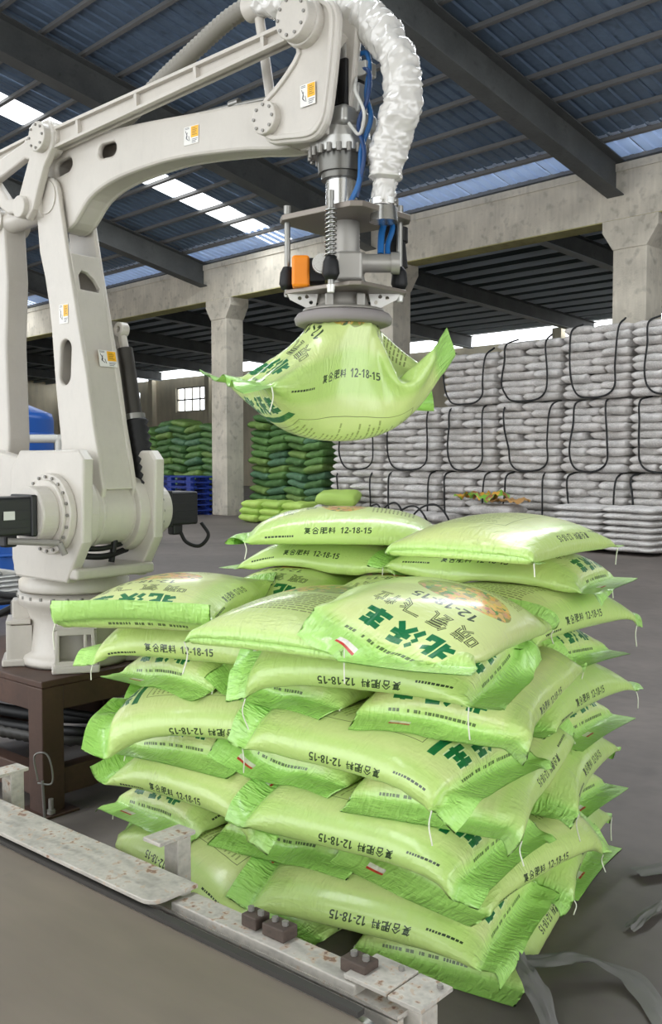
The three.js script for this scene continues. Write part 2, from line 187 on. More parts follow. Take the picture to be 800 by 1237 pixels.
// low heap of lime green sacks lying on a pallet in front of the stacks
for (let k = 0; k < 3; k++) for (let e = 0; e < 3; e++) placeSack(protoSack, 'lime_sack', greenGeos[(k + e) % 6], SACK_LIME[(k + e) % 2], -9.55 + e * 0.78 + k * 0.05, 1.35, 0.12 + k * 0.165, (rs() - 0.5) * 0.3, 0, `lime green sack, ${['bottom', 'middle', 'top'][k]} layer, ${ORD[e]} from the concrete column in the low heap`, 'sack', 'lime green sacks in the low heap');
// loose grey-white sacks thrown in a heap, one green bag on top
{ const spots = [[-6.9, 1.9, 0.12], [-6.1, 2.0, 0.12], [-5.5, 1.9, 0.12], [-6.6, 1.85, 0.3], [-5.9, 1.95, 0.31], [-6.3, 1.8, 0.48], [-5.6, 1.8, 0.46], [-7.2, 2.0, 0.11]], where = ['by the lime heap, bottom', 'bottom middle', 'bottom, beside the banded heap', 'second layer by the lime heap', 'second layer beside the banded heap', 'topmost under the green bag', 'upper layer beside the banded heap', 'slumped lowest'];
  spots.forEach(([s, off, h], k) => placeSack(protoSack, 'loose_sack', whiteGeos[k], SACK_WHITE[k % 3], s, off, h, (rs() - 0.5) * 1.2, (rs() - 0.5) * 0.35, `greyish white sack in the loose heap, ${where[k]}`, 'sack', 'loose grey white sacks'));
  const g = placeSack(protoSack, 'lime_sack', sackGeometry(0.95, 0.62, 0.3, 909), SACK_LIME[0], -6.05, 1.95, 0.72, 0.5, 0.22, 'crumpled lime green bag lying on top of the loose white heap', 'bag');
  for (let k = 0; k < 7; k++) placeSack(protoSack, 'loose_sack', whiteGeos[(k + 3) % 8], SACK_WHITE[k % 3], -4.6 + (k % 4) * 0.55 + (k > 3 ? 0.3 : 0), 1.95 + (rs() - 0.5) * 0.2, k > 3 ? 0.42 : 0.25, (rs() - 0.5) * 0.8, (rs() - 0.5) * 0.2, `greyish white sack under loose black bands, ${k > 3 ? 'upper' : 'lower'} layer, ${ORD[k % 4]} from the loose heap`, 'sack', 'sacks under loose bands');
  for (let k = 0; k < 4; k++) { const s = -4.5 + k * 0.5, p = []; for (let a = 0; a <= 10; a++) { const t = a / 10 * Math.PI * 1.25; p.push([s + Math.cos(t) * (0.3 + 0.06 * k), 0.3 + Math.sin(t) * (0.34 + 0.05 * (k % 2)), 2.42 + 0.05 * Math.sin(a)]); } const m = mesh('loose_band', tube(p, 0.02, 50, 6), BAND, scene, HALL); m.rotation.y = TH; tag(m, `loose black band looping over grey sacks, ${ORD[k]} from the loose heap`, 'strap', 'loose black bands'); }
  const pal = thing('wooden_pallet', 'dark wooden pallet under the sacks with loose bands', 'pallet', hall(-3.7, 1.95, 0), TH); const wood = std(0x5c4a3c, 0.9);
  for (let k = 0; k < 7; k++) mesh('deck_board', box(0.13, 0.02, 0.95, -0.95 + k * 0.32, 0.125, 0), wood, pal); for (const z of [-0.42, 0, 0.42]) mesh('bearer', box(2.1, 0.1, 0.09, 0, 0.06, z), wood, pal);
}
// low neat stack of flat white bags beside the column, and an opened bag left on it
for (let k = 0; k < 7; k++) for (let e = 0; e < 2; e++) placeSack(protoSack, 'flat_sack', whiteGeos[(k + e * 3) % 8], SACK_WHITE[2], 0.15 + e * 0.95, 2.0, 0.1 + k * 0.105, (rs() - 0.5) * 0.1, 0, `clean white sack, ${ORD[6 - k]} from the top, ${e ? 'outer' : 'inner'} half of the low neat stack`, 'sack', 'clean white sacks in the low stack').scale.set(1.1, 0.68, 1.2);
for (let k = 0; k < 5; k++) placeSack(protoSack, 'flat_sack', whiteGeos[(k * 3) % 8], SACK_WHITE[1], -1.75 + (k % 2) * 0.9, 2.0, 0.12 + Math.floor(k / 2) * 0.25, (rs() - 0.5) * 0.4, 0, `greyish sack in the slumped row before the bundles, ${ORD[k]} counted upwards`, 'sack', 'slumped sacks before the bundles').scale.set(1.1, 1.3, 1);
{ const g = new THREE.PlaneGeometry(0.9, 0.55, 22, 14).rotateX(-Math.PI / 2), p = g.attributes.position, n = noise3(66); for (let i = 0; i < p.count; i++) p.setY(i, 0.16 * (n(p.getX(i) * 5, p.getZ(i) * 5) + 0.6 * n(p.getX(i) * 11, p.getZ(i) * 11, 3)) + 0.1); g.computeVertexNormals();
  const col = dataTexture(128, (u, v) => { const a = tileNoise(u, v, 4, 3, 2); return a > 0.02 ? [212, 158, 60] : a > -0.12 ? [120, 176, 60] : [150, 96, 60]; });
  const m = mesh('crumpled_bag', g, std(0xffffff, 0.5, 0, { map: col, side: THREE.DoubleSide }), scene, hall(-2.05, 2.1, 0.78)); m.rotation.y = TH; tag(m, 'crumpled green and orange printed bag lying behind the green pile', 'bag');
  const c = mesh('crumpled_bag', g.clone().scale(0.8, 0.5, 0.8), std(0xb48a52, 0.7, 0, { side: THREE.DoubleSide }), scene, hall(-1.45, 2.1, 0.76)); c.rotation.y = TH + 0.3; tag(c, 'flattened brown paper bag beside the crumpled green and orange bag', 'bag'); }
// blue plastic pallets stacked behind the robot's far motor
for (let k = 0; k < 7; k++) { const t = thing('plastic_pallet', `blue plastic pallet, ${ORD[6 - k]} from the top of the pallet stack`, 'pallet', hall(-14.1, 0.35, k * 0.155), TH, 'stacked blue pallets'), m = BLUE_PLASTIC; for (let i = 0; i < 6; i++) mesh('deck_slat', PAL_SLAT, m, t, [-1.0 + i * 0.4, 0.13, 0]); for (const z of [-0.5, 0, 0.5]) mesh('runner', PAL_RUN, m, t, [0, 0.015, z]); for (let i = 0; i < 9; i++) mesh('block', PAL_BLOCK, m, t, [-0.95 + (i % 3) * 0.95, 0.07, -0.5 + Math.floor(i / 3) * 0.5]); }
// ---------------------------------------------------------------- palletising robot on its steel table
const RT = -Math.atan2(0.131, 0.991), RB = V(-2.4446, 0, -0.6656), BASE = 0.592;
const rx = V(Math.cos(RT), 0, -Math.sin(RT)), rz = V(Math.sin(RT), 0, Math.cos(RT));
const robotPoint = (x, y, z) => RB.clone().addScaledVector(rx, x).addScaledVector(rz, z).setY(y);
const paintMap = dataTexture(512, (u, v) => { const a = tileNoise(u, v, 4, 4, 14), b = tileNoise(u, v * 0.4, 26, 3, 44), c = tileNoise(u, v, 60, 2, 3); const k = 0.97 + a * 0.06 + Math.min(0, b) * 0.05 + c * 0.02; return [k * 238, k * 234, k * 226]; });
const WHITE = new THREE.MeshPhysicalMaterial({ color: new THREE.Color().setRGB(0.7, 0.68, 0.65), map: repeat(paintMap, 1.3), roughness: 0.38, clearcoat: 0.3, clearcoatRoughness: 0.3 });
const DARK = std(0x17181a, 0.42), BLACK = std(0x0c0c0d, 0.6), CHROME = std(0xb9b9b6, 0.25, 0.9), STEEL = std(0x8f8e89, 0.38, 0.8), BOLT = std(0x8d8a84, 0.45, 0.4), BROWN = std(0x5e4438, 0.55, 0, { map: repeat(grime, 1.2) });
{
  // table
  const t = thing('steel_table', 'dark brown welded steel table under the white robot', 'table', RB, RT), x0 = -0.85, x1 = 0.296, z0 = -0.8, z1 = 0.375, L = 0.11;
  const B = (n, w, h, d, x, y, z) => mesh(n, boxUV(rbox(w, h, d, 0.006, x, y, z)), BROWN, t);
  B('table_top', x1 - x0, 0.03, z1 - z0, (x0 + x1) / 2, BASE - 0.015, (z0 + z1) / 2);
  for (const z of [z0 + 0.03, z1 - 0.03]) B('apron', x1 - x0 - 2 * L, 0.11, 0.05, (x0 + x1) / 2, BASE - 0.085, z); for (const x of [x0 + 0.03, x1 - 0.03]) B('apron', 0.05, 0.11, z1 - z0 - 2 * L, x, BASE - 0.085, (z0 + z1) / 2);
  for (const x of [x0 + L / 2, x1 - L / 2]) for (const z of [z0 + L / 2, z1 - L / 2]) { const leg = B('leg', L, BASE - 0.03, L, x, (BASE - 0.03) / 2, z); mesh('foot_plate', rbox(0.2, 0.012, 0.2, 0.003, x, 0.006, z), BROWN, leg); const bx = x + (x > 0 ? 0.075 : -0.075), bz = z + 0.03; mesh('anchor_bolt', merge(cyl(0.011, 0.011, 0.07, 10, bx, 0.045, bz), cyl(0.02, 0.02, 0.016, 6, bx, 0.024, bz)), BOLT, leg); }
  for (const z of [z0 + 0.05, z1 - 0.05]) B('lower_rail', x1 - x0 - 2 * L, 0.12, 0.08, (x0 + x1) / 2, 0.13, z); for (const x of [x0 + 0.05, x1 - 0.05]) B('lower_rail', 0.08, 0.12, z1 - z0 - 2 * L, x, 0.13, (z0 + z1) / 2);
  // hoses and cables lying on the lower rails
  const hose = (pts, r, label, ridged) => { let g = tube(pts, r, 120, 10); if (ridged) { const p = g.attributes.position, n = g.attributes.normal; for (let i = 0; i < p.count; i++) { const k = Math.floor(i / 11) % 2 ? 0.004 : -0.004; p.setXYZ(i, p.getX(i) + n.getX(i) * k, p.getY(i) + n.getY(i) * k, p.getZ(i) + n.getZ(i) * k); } g.computeVertexNormals(); } const m = mesh('hose', g, ridged ? std(0x35332f, 0.5) : BLACK, scene, RB); m.rotation.y = RT; tag(m, label, 'hose', 'hoses under the robot table'); };
  hose([[-1.4, 0.25, 0.5], [-0.7, 0.26, 0.3], [-0.3, 0.245, 0.22], [0.1, 0.24, 0.05], [0.15, 0.24, -0.5], [0.1, 0.24, -1.2]], 0.036, 'grey ridged hose lying across the lower rails of the table', true);
  hose([[-1.4, 0.34, 0.42], [-0.6, 0.33, 0.25], [0, 0.31, 0.0], [0.2, 0.28, -0.5], [0.3, 0.27, -1.1]], 0.03, 'smooth black hose above the ridged hose under the table', false);
  hose([[-1.3, 0.42, 0.3], [-0.7, 0.40, 0.1], [-0.1, 0.36, 0.1], [0.22, 0.30, -0.25], [0.28, 0.36, -0.7], [0.1, 0.3, -1.1]], 0.018, 'thin black cable sagging highest under the table top', false);
  hose([[0.05, 0.03, -0.75], [0.15, 0.03, -0.5], [0.26, 0.24, -0.2], [0.2, 0.3, 0.1], [-0.2, 0.28, 0.2], [-0.9, 0.29, 0.36]], 0.022, 'black cable rising from the floor over the lower rail', false);
}
const robot = thing('palletizing_robot', 'white four-axis palletising robot arm standing on the brown steel table', 'robot', [RB.x, BASE, RB.z], RT);
const R = (n, g, m = WHITE, p = robot) => mesh(n, (m.map ? boxUV(g) : g).translate(0, p === robot ? -BASE : 0, 0), m, p);
const zm = (c, k) => (g) => { g.scale(1, 1, k).translate(0, 0, c); return g; };
const Rsub = (n, g, m, p) => mesh(n, (m.map ? boxUV(g) : g).translate(0, -BASE, 0), m, p);
const bolts = (x, y, r, z, n, size = 0.008, h = 0.008) => merge(ring(x, y, r, n).map(([a, b]) => cylZ(size, size, h, 8, a, b, z)));
// base with radial feet, each with an open window
const lathe = (pts, n = 48) => new THREE.LatheGeometry(pts.map((p) => new THREE.Vector2(...p)), n);
const baseCast = R('base_casting', lathe([[0.0, BASE], [0.25, BASE], [0.255, BASE + 0.02], [0.25, BASE + 0.05], [0.22, BASE + 0.07], [0.205, 0.8], [0.22, 0.85], [0.255, 0.875], [0.26, 0.9], [0.26, 0.935], [0, 0.935]]));
for (let k = 0; k < 4; k++) {
  const a = (34 + 90 * k) * Math.PI / 180, w = 0.19, h = 0.2, g = merge(plate(shapeOf([[-w / 2, BASE + 0.03], [w / 2, BASE + 0.03], [w / 2 - 0.012, BASE + h], [-w / 2 + 0.012, BASE + h]], [[[-w / 2 + 0.025, BASE + 0.055], [w / 2 - 0.06, BASE + 0.055], [w / 2 - 0.06, BASE + h - 0.03], [-w / 2 + 0.025, BASE + h - 0.03]], [[w / 2 - 0.045, BASE + 0.055], [w / 2 - 0.022, BASE + 0.055], [w / 2 - 0.028, BASE + h - 0.03], [w / 2 - 0.045, BASE + h - 0.03]]]), 0.285, 0.31, 0.004), box(0.02, h - 0.02, 0.1, -w / 2 + 0.012, BASE + h / 2, 0.245), box(0.02, h - 0.02, 0.1, w / 2 - 0.012, BASE + h / 2, 0.245), rbox(w, 0.02, 0.11, 0.005, 0, BASE + h + 0.005, 0.255), rbox(w + 0.02, 0.035, 0.16, 0.01, 0, BASE + 0.018, 0.25), rbox(0.1, 0.1, 0.14, 0.008, -0.03, BASE + h + 0.05, 0.215));
  Rsub('foot', g.rotateY(Math.PI / 2 - a), WHITE, baseCast); Rsub('junction_hatch', rbox(0.075, 0.06, 0.01, 0.003, -0.03, BASE + h + 0.06, 0.287).rotateY(Math.PI / 2 - a), std(0x77746f, 0.6), baseCast);
}
const turret = R('turret_ring', lathe([[0, 0.935], [0.25, 0.935], [0.255, 0.95], [0.255, 0.985], [0.235, 1.0], [0.235, 1.03], [0.262, 1.04], [0.262, 1.06], [0, 1.06]]));
Rsub('bolt_ring', merge(ring(0, 0, 0.257, 26).map(([a, b]) => cyl(0.009, 0.009, 0.014, 8, a, 0.915, b))), BOLT, turret).userData.kind = 'stuff';
R('turret_deck', rbox(0.5, 0.05, 0.42, 0.015, 0.2, 1.06, 0.085));
// cheek plates with the main drives
const cheekPts = [[-0.02, 1.02], [0.38, 1.02], [0.5, 1.2], [0.515, 1.55], [0.475, 1.59], [0.03, 1.59], [-0.05, 1.5], [-0.05, 1.1]];
const AX = [0.295, 1.316];
for (const s of [1, -1]) {
  const Z0 = s > 0 ? 0 : 0.165, z = (a, b) => (s > 0 ? [a, b] : [-b + Z0, -a + Z0]);
  const c = R('cheek_plate', merge(plate(cheekPts, ...z(0.245, 0.3), 0.01), plate(ring(...AX, 0.185, 40), ...z(0.19, 0.25), 0.006)));
  const fl = Rsub('drive_flange', merge(plate(ring(...AX, 0.175, 48), ...z(0.3, 0.335), 0.006), plate(ring(...AX, 0.148, 48), ...z(0.33, 0.35), 0.008), plate(ring(AX[0], AX[1], 0.122, 40), ...z(0.345, 0.43), 0.01)), WHITE, c);
  Rsub('bolt_ring', bolts(...AX, 0.16, s * 0.34 + Z0, 20, 0.007), BOLT, c).userData.kind = 'stuff';
  const mo = R('servo_motor', merge(rbox(0.15, 0.16, s > 0 ? 0.42 : 0.2, 0.012, AX[0], AX[1], s * (s > 0 ? 0.645 : 0.525) + Z0), ...[-0.055, -0.02, 0.02, 0.055].map((y) => box(0.158, 0.012, s > 0 ? 0.36 : 0.16, AX[0], AX[1] + y, s * (s > 0 ? 0.645 : 0.525) + Z0)), rbox(0.165, 0.175, 0.03, 0.008, AX[0], AX[1], s * 0.445 + Z0), rbox(0.05, 0.06, 0.06, 0.01, AX[0], AX[1] - 0.1, s * (s > 0 ? 0.52 : 0.54) + Z0)), DARK);
  if (s > 0) { Rsub('name_plate', box(0.002, 0.035, 0.05, AX[0] + 0.08, AX[1] + 0.005, 0.56), std(0xd8d8d4, 0.5), mo); Rsub('handle', merge(rod([AX[0] + 0.05, 1.215, 0.55], [AX[0] + 0.13, 1.2, 0.36], 0.014), rod([AX[0] + 0.13, 1.2, 0.36], [AX[0] + 0.14, 1.15, 0.34], 0.014)), std(0x8b8781, 0.5), mo); }
  else Rsub('cable', tube([[AX[0] + 0.02, 1.2, -0.39], [AX[0] + 0.04, 1.15, -0.41], [AX[0] + 0.08, 1.13, -0.46], [AX[0] + 0.1, 1.18, -0.5], [AX[0] + 0.06, 1.24, -0.49]], 0.009, 30), BLACK, mo);
}
R('hub_drum', merge(cylZ(0.15, 0.15, 0.26, 40, AX[0], AX[1], 0.1)), WHITE);
R('cable_bundle', merge(tube([[0.34, 1.13, 0.22], [0.37, 1.12, 0.1], [0.34, 1.14, -0.05]], 0.014, 20), tube([[0.34, 1.16, 0.22], [0.36, 1.155, 0.1], [0.33, 1.17, -0.05]], 0.012, 20), rod([0.36, 1.09, 0.05], [0.36, 1.19, 0.03], 0.014)), BLACK);
// lower arm: two side plates, front and back webs, fork at the elbow
const armL = [[-0.04, 2.76], [-0.036, 2.64], [-0.02, 2.5], [0.02, 2.38], [0.05, 2.25], [0.068, 2.133], [0.094, 1.869], [0.13, 1.62], [0.12, 1.42]], armR = [[0.44, 1.42], [0.415, 1.54], [0.374, 1.7], [0.331, 1.92], [0.291, 2.077], [0.246, 2.262], [0.205, 2.43], [0.17, 2.58], [0.13, 2.76]];
const hubArc = ring(AX[0] - 0.012, AX[1], 0.165, 20, Math.PI * 0.86, Math.PI * 2.14), topArc = ring(0.045, 2.74, 0.088, 12, 0.1, Math.PI - 0.1);
const armOutline = [...armL.slice(1), ...hubArc.slice(0), ...armR.slice(0, -1), ...topArc];
const arm = R('lower_arm', plate(shapeOf(armOutline, [slotPts(0.172, 1.985, 0.085, 0.2, -0.09)]), 0.125, 0.15, 0.008));
Rsub('side_plate', plate(armOutline, -0.04, -0.015, 0.008), WHITE, arm);
const webFront = (pts, holes) => { const a = V(0.432, 1.42, 0), b = V(0.2, 2.47, 0), up = b.clone().sub(a), len = up.length(); up.normalize(); const out = V(up.y, -up.x, 0), m = new THREE.Matrix4().makeBasis(V(0, 0, -1), up, out.clone()); return plate(shapeOf(pts(len), holes(len)), -0.024, 0.0, 0.004).applyMatrix4(m).translate(a.x, a.y, 0); };
Rsub('front_web', webFront((l) => [[-0.13, 0], [0.02, 0], [0.02, l], [-0.13, l]], (l) => [[[-0.105, l - 0.165], [-0.105, l - 0.1], [-0.085, l - 0.075], [-0.055, l - 0.08], [-0.025, l - 0.105], [0.0, l - 0.15], [-0.01, l - 0.17]]]), WHITE, arm);
Rsub('back_web', plate([[0.125, 1.44], [0.155, 1.44], [0.125, 1.85], [0.1, 2.13], [0.03, 2.46], [-0.005, 2.48], [0.07, 2.13]], -0.02, 0.13, 0), WHITE, arm);
Rsub('hub_cap', merge(plate(ring(...AX, 0.12, 36), -0.02, 0.0, 0.004)), WHITE, arm);
Rsub('bolt_ring', bolts(...AX, 0.1, 0.003, 12, 0.007, 0.008), BOLT, arm).userData.kind = 'stuff';
// forearm: hollow curved box beam
const faTop = smooth2([[-0.045, 2.82], [0.05, 2.93], [0.193, 2.962], [0.58, 2.945], [1.0, 2.902], [1.32, 2.866], [1.45, 2.845], [1.52, 2.79]], 30), faBot = smooth2([[1.535, 2.7], [1.5, 2.662], [1.277, 2.7], [0.973, 2.738], [0.752, 2.748], [0.491, 2.735], [0.32, 2.69], [0.2, 2.6], [0.1, 2.575], [0.0, 2.62]], 36);
const faOut = [...faTop, ...faBot], cenX = 0;
function inset(pts, d) { const n = pts.length, cw = pts.reduce((s, p, i) => { const q = pts[(i + 1) % n]; return s + (q[0] - p[0]) * (q[1] + p[1]); }, 0) > 0 ? 1 : -1; return pts.map((p, i) => { const a = pts[(i + n - 1) % n], b = pts[(i + 1) % n], tx = b[0] - a[0], ty = b[1] - a[1], l = Math.hypot(tx, ty) || 1; return [p[0] + cw * ty / l * d, p[1] - cw * tx / l * d]; }); }
const fore = R('forearm', plate(shapeOf(faOut, [slotPts(0.452, 2.872, 0.125, 0.058, -0.06), slotPts(0.128, 2.864, 0.13, 0.062, 0.12)]), 0.085, 0.115, 0.012));
Rsub('side_plate', plate(faOut, -0.012, 0.018, 0.012), WHITE, fore);
Rsub('forearm_shell', plate(shapeOf(inset(faOut, 0.003), [inset(faOut, 0.025)]), 0.0, 0.1, 0), WHITE, fore);
Rsub('elbow_pin', merge(cylZ(0.075, 0.075, 0.2, 32, 0.045, 2.735, 0.055)), WHITE, fore);
Rsub('grease_pipe', merge(tube([[0.8, 2.94, 0.02], [1.1, 2.912, 0.05], [1.35, 2.885, 0.06], [1.42, 2.88, 0.06]], 0.009, 30), cylX(0.014, 0.014, 0.05, 10, 1.18, 2.912, 0.055)), STEEL, fore);
// wrist bracket with its two pivots
const wb = [[1.60, 3.115], [1.545, 3.07], [1.555, 3.0], [1.595, 2.965], [1.55, 2.915], [1.49, 2.872], [1.435, 2.84], [1.41, 2.78], [1.425, 2.715], [1.47, 2.675], [1.54, 2.662], [1.655, 2.648], [1.71, 2.67], [1.745, 2.74], [1.78, 2.975], [1.775, 3.06], [1.73, 3.11], [1.66, 3.13]];
const wbS = smooth2([...wb, wb[0]], 70).slice(0, -1);
const wrist = R('wrist_bracket', plate(wbS, 0.12, 0.155, 0.012)); Rsub('side_plate', plate(wbS, 0.02, 0.05, 0.01), WHITE, wrist);
Rsub('bracket_web', merge(plate([[1.6, 3.1], [1.66, 3.1], [1.74, 3.0], [1.72, 2.97], [1.6, 2.975]], 0.03, 0.13, 0.006), rbox(0.2, 0.03, 0.13, 0.008, 1.6, 2.685, 0.08)), WHITE, wrist);
Rsub('raised_rim', plate(shapeOf(inset(wbS, 0.012), [inset(wbS, 0.03)]), 0.15, 0.165, 0.004), WHITE, wrist);
Rsub('pivot_cap', plate(ring(1.462, 2.76, 0.058, 32), 0.15, 0.185, 0.006), WHITE, wrist); Rsub('bolt_ring', bolts(1.462, 2.76, 0.045, 0.187, 8, 0.006, 0.006), BOLT, wrist).userData.kind = 'stuff';
Rsub('pivot_cap', plate(ring(1.645, 3.04, 0.075, 36), 0.15, 0.235, 0.008), WHITE, wrist); Rsub('bolt_ring', bolts(1.645, 3.04, 0.06, 0.237, 10, 0.006, 0.006), BOLT, wrist).userData.kind = 'stuff';
// rocker and parallel rods
const rk = [[-0.10, 2.68], [-0.04, 2.64], [0.01, 2.68], [0.06, 2.78], [0.1, 2.85], [0.165, 2.92], [0.175, 2.99], [0.13, 3.05], [0.06, 3.05], [0.0, 3.0], [-0.42, 2.93], [-0.44, 2.85], [-0.3, 2.75], [-0.2, 2.69]];
const rocker = R('rocker', plate(shapeOf(rk, [[[-0.3, 2.86], [-0.2, 2.76], [-0.11, 2.75], [-0.02, 2.905], [-0.05, 2.915]]]), 0.16, 0.2, 0.01));
Rsub('pivot_cap', plate(ring(0.1, 2.975, 0.065, 32), 0.12, 0.235, 0.006), WHITE, rocker); Rsub('bolt_ring', bolts(0.1, 2.975, 0.05, 0.238, 8, 0.006, 0.006), BOLT, rocker).userData.kind = 'stuff';
Rsub('pivot_cap', plate(ring(-0.07, 2.7, 0.05, 28), 0.15, 0.225, 0.006), WHITE, rocker); Rsub('cross_tube', merge(rod([-0.42, 2.68, 0.12], [0.02, 2.69, 0.12], 0.052, 20)), WHITE, rocker);
function ibarZ(a, b, h0, h1, z0, z1) { const d = [b[0] - a[0], b[1] - a[1]], l = Math.hypot(...d), n = [-d[1] / l, d[0] / l], q = (p, k) => [p[0] + n[0] * k, p[1] + n[1] * k], lerp = (t) => [a[0] + d[0] * t, a[1] + d[1] * t], zm = (z0 + z1) / 2; const parts = [plate([q(a, h0 / 2), q(b, h1 / 2), q(b, -h1 / 2), q(a, -h0 / 2)], zm - 0.012, zm + 0.006, 0), plate([q(a, h0 / 2), q(b, h1 / 2), q(b, h1 / 2 - 0.014), q(a, h0 / 2 - 0.014)], z0, z1, 0.002), plate([q(a, -h0 / 2), q(b, -h1 / 2), q(b, -h1 / 2 + 0.014), q(a, -h0 / 2 + 0.014)], z0, z1, 0.002)]; for (const t of [0.12, 0.4, 0.65, 0.9]) { const p = lerp(t), e = 0.008, hh = h0 / 2 + (h1 - h0) / 2 * t, ux = d[0] / l * e, uy = d[1] / l * e; parts.push(plate([[q(p, hh)[0] - ux, q(p, hh)[1] - uy], [q(p, hh)[0] + ux, q(p, hh)[1] + uy], [q(p, -hh)[0] + ux, q(p, -hh)[1] + uy], [q(p, -hh)[0] - ux, q(p, -hh)[1] - uy]], z0 + 0.002, z1 - 0.002, 0)); } return merge(parts); }
const rodU = R('upper_rod', ibarZ([0.16, 2.968], [1.6, 3.03], 0.092, 0.062, 0.13, 0.185)); Rsub('rod_eye', plate(ring(0.1, 2.975, 0.078, 32), 0.13, 0.185, 0.006), WHITE, rodU); Rsub('rod_eye', plate(ring(1.645, 3.04, 0.082, 32), 0.125, 0.19, 0.006), WHITE, rodU);
const rodR = R('rear_rod', ibarZ([0.06, 2.985], [-0.9, 2.93], 0.075, 0.07, 0.14, 0.19));
const rear = R('rear_bar', plate([[-0.41, 1.5], [-0.3, 1.5], [-0.285, 1.65], [-0.3, 2.1], [-0.275, 2.4], [-0.3, 2.72], [-0.4, 2.72], [-0.42, 2.4], [-0.455, 2.1], [-0.435, 1.65]], 0.045, 0.165, 0.012));
Rsub('pivot_boss', merge(cylZ(0.075, 0.075, 0.26, 32, -0.355, 1.51, 0.2)), WHITE, rear); Rsub('bolt_ring', bolts(-0.355, 1.51, 0.055, 0.332, 6, 0.007, 0.006), BOLT, rear).userData.kind = 'stuff'; Rsub('pivot_boss', cylZ(0.06, 0.06, 0.16, 28, -0.35, 2.69, 0.1), WHITE, rear);
R('pivot_bracket', plate([[-0.43, 1.44], [-0.05, 1.2], [-0.04, 1.56], [-0.3, 1.6]], 0.2, 0.27, 0.01));
// counterbalance spring behind the arm
const cb = R('counterbalance', rod([0.265, 2.06, -0.11], [0.335, 1.72, -0.11], 0.037, 20).translate(0, 0, 0), std(0x3e3b36, 0.45, 0.4)); Rsub('rod_eye', merge(plate(shapeOf(ring(0.243, 2.15, 0.034, 20), [ring(0.243, 2.15, 0.014, 12)]), -0.132, -0.088, 0.004), rod([0.248, 2.12, -0.11], [0.265, 2.06, -0.11], 0.02)), WHITE, cb);
{ const pts = []; for (let k = 0; k <= 18; k++) pts.push([k % 2 ? 0.058 : 0.044, k * 0.018]); const g = lathe([[0, 0], ...pts, [0, 0.324]], 24); g.applyQuaternion(new THREE.Quaternion().setFromUnitVectors(V(0, 1, 0), V(-0.07, 0.34, 0).normalize())); Rsub('bellows', g.translate(0.398, 1.42, -0.115), BLACK, cb); Rsub('collar', rod([0.333, 1.73, -0.11], [0.328, 1.755, -0.11], 0.05, 24), STEEL, cb); }
// wrist: motor, reducer, bolted flange, output shaft
const wr = R('wrist_reducer', merge(rbox(0.19, 0.07, 0.19, 0.02, 1.67, 2.735, 0), cyl(0.104, 0.104, 0.05, 40, 1.67, 2.68, 0), cyl(0.112, 0.106, 0.045, 40, 1.67, 2.645, 0)), std(0xaaa9a4, 0.3, 0.55)); Rsub('bolt_ring', merge(ring(0, 0, 0.112, 20).map(([a, b]) => cyl(0.009, 0.009, 0.03, 6, 1.67 + a, 2.627, b))), BOLT, wr).userData.kind = 'stuff';
R('output_flange', merge(cyl(0.086, 0.082, 0.06, 40, 1.67, 2.592, 0), cyl(0.072, 0.072, 0.03, 40, 1.67, 2.555, 0)), std(0x6a6964, 0.35, 0.7)); R('output_shaft', cyl(0.056, 0.056, 0.15, 36, 1.67, 2.5, 0), CHROME);
const wm = R('wrist_motor', merge(rbox(0.11, 0.17, 0.11, 0.01, 1.69, 2.85, 0.01), ...[-0.04, -0.015, 0.015, 0.04].map((d) => box(0.012, 0.13, 0.118, 1.69 + d, 2.85, 0.01))), BLACK); Rsub('motor_cap', rbox(0.095, 0.08, 0.095, 0.015, 1.69, 2.955, 0.01), std(0xa8a7a3, 0.3, 0.6), wm); Rsub('connector', merge(rbox(0.05, 0.05, 0.06, 0.006, 1.78, 2.895, 0), rbox(0.035, 0.1, 0.05, 0.006, 1.76, 2.8, 0.01)), std(0xb9b8b2, 0.4, 0.3), wm);
const BLUE = std(0x1d5f9c, 0.4);
Rsub('cable', tube([[1.74, 2.95, 0.01], [1.79, 2.95, 0.01], [1.805, 2.9, 0.01], [1.8, 2.8, 0.02], [1.82, 2.72, 0.02], [1.795, 2.62, 0.04], [1.80, 2.5, 0.06], [1.77, 2.42, 0.08]], 0.009, 50), BLUE, wm); Rsub('cable', tube([[1.78, 2.9, 0.02], [1.82, 2.87, 0.03], [1.82, 2.78, 0.04], [1.79, 2.7, 0.05], [1.815, 2.6, 0.05], [1.79, 2.45, 0.06]], 0.008, 50), std(0x123a6c, 0.4), wm); Rsub('cable', tube([[1.77, 2.86, 0.04], [1.80, 2.8, 0.08], [1.83, 2.72, 0.07], [1.80, 2.66, 0.06], [1.77, 2.7, 0.08]], 0.006, 50), std(0xc9c8c2, 0.5), wm);
// hose clamp mast
R('hose_mast', merge(rod([1.325, 2.88, 0], [1.262, 3.22, 0], 0.019, 16), cylX(0.048, 0.048, 0.09, 24, 1.25, 3.27, 0)), WHITE);
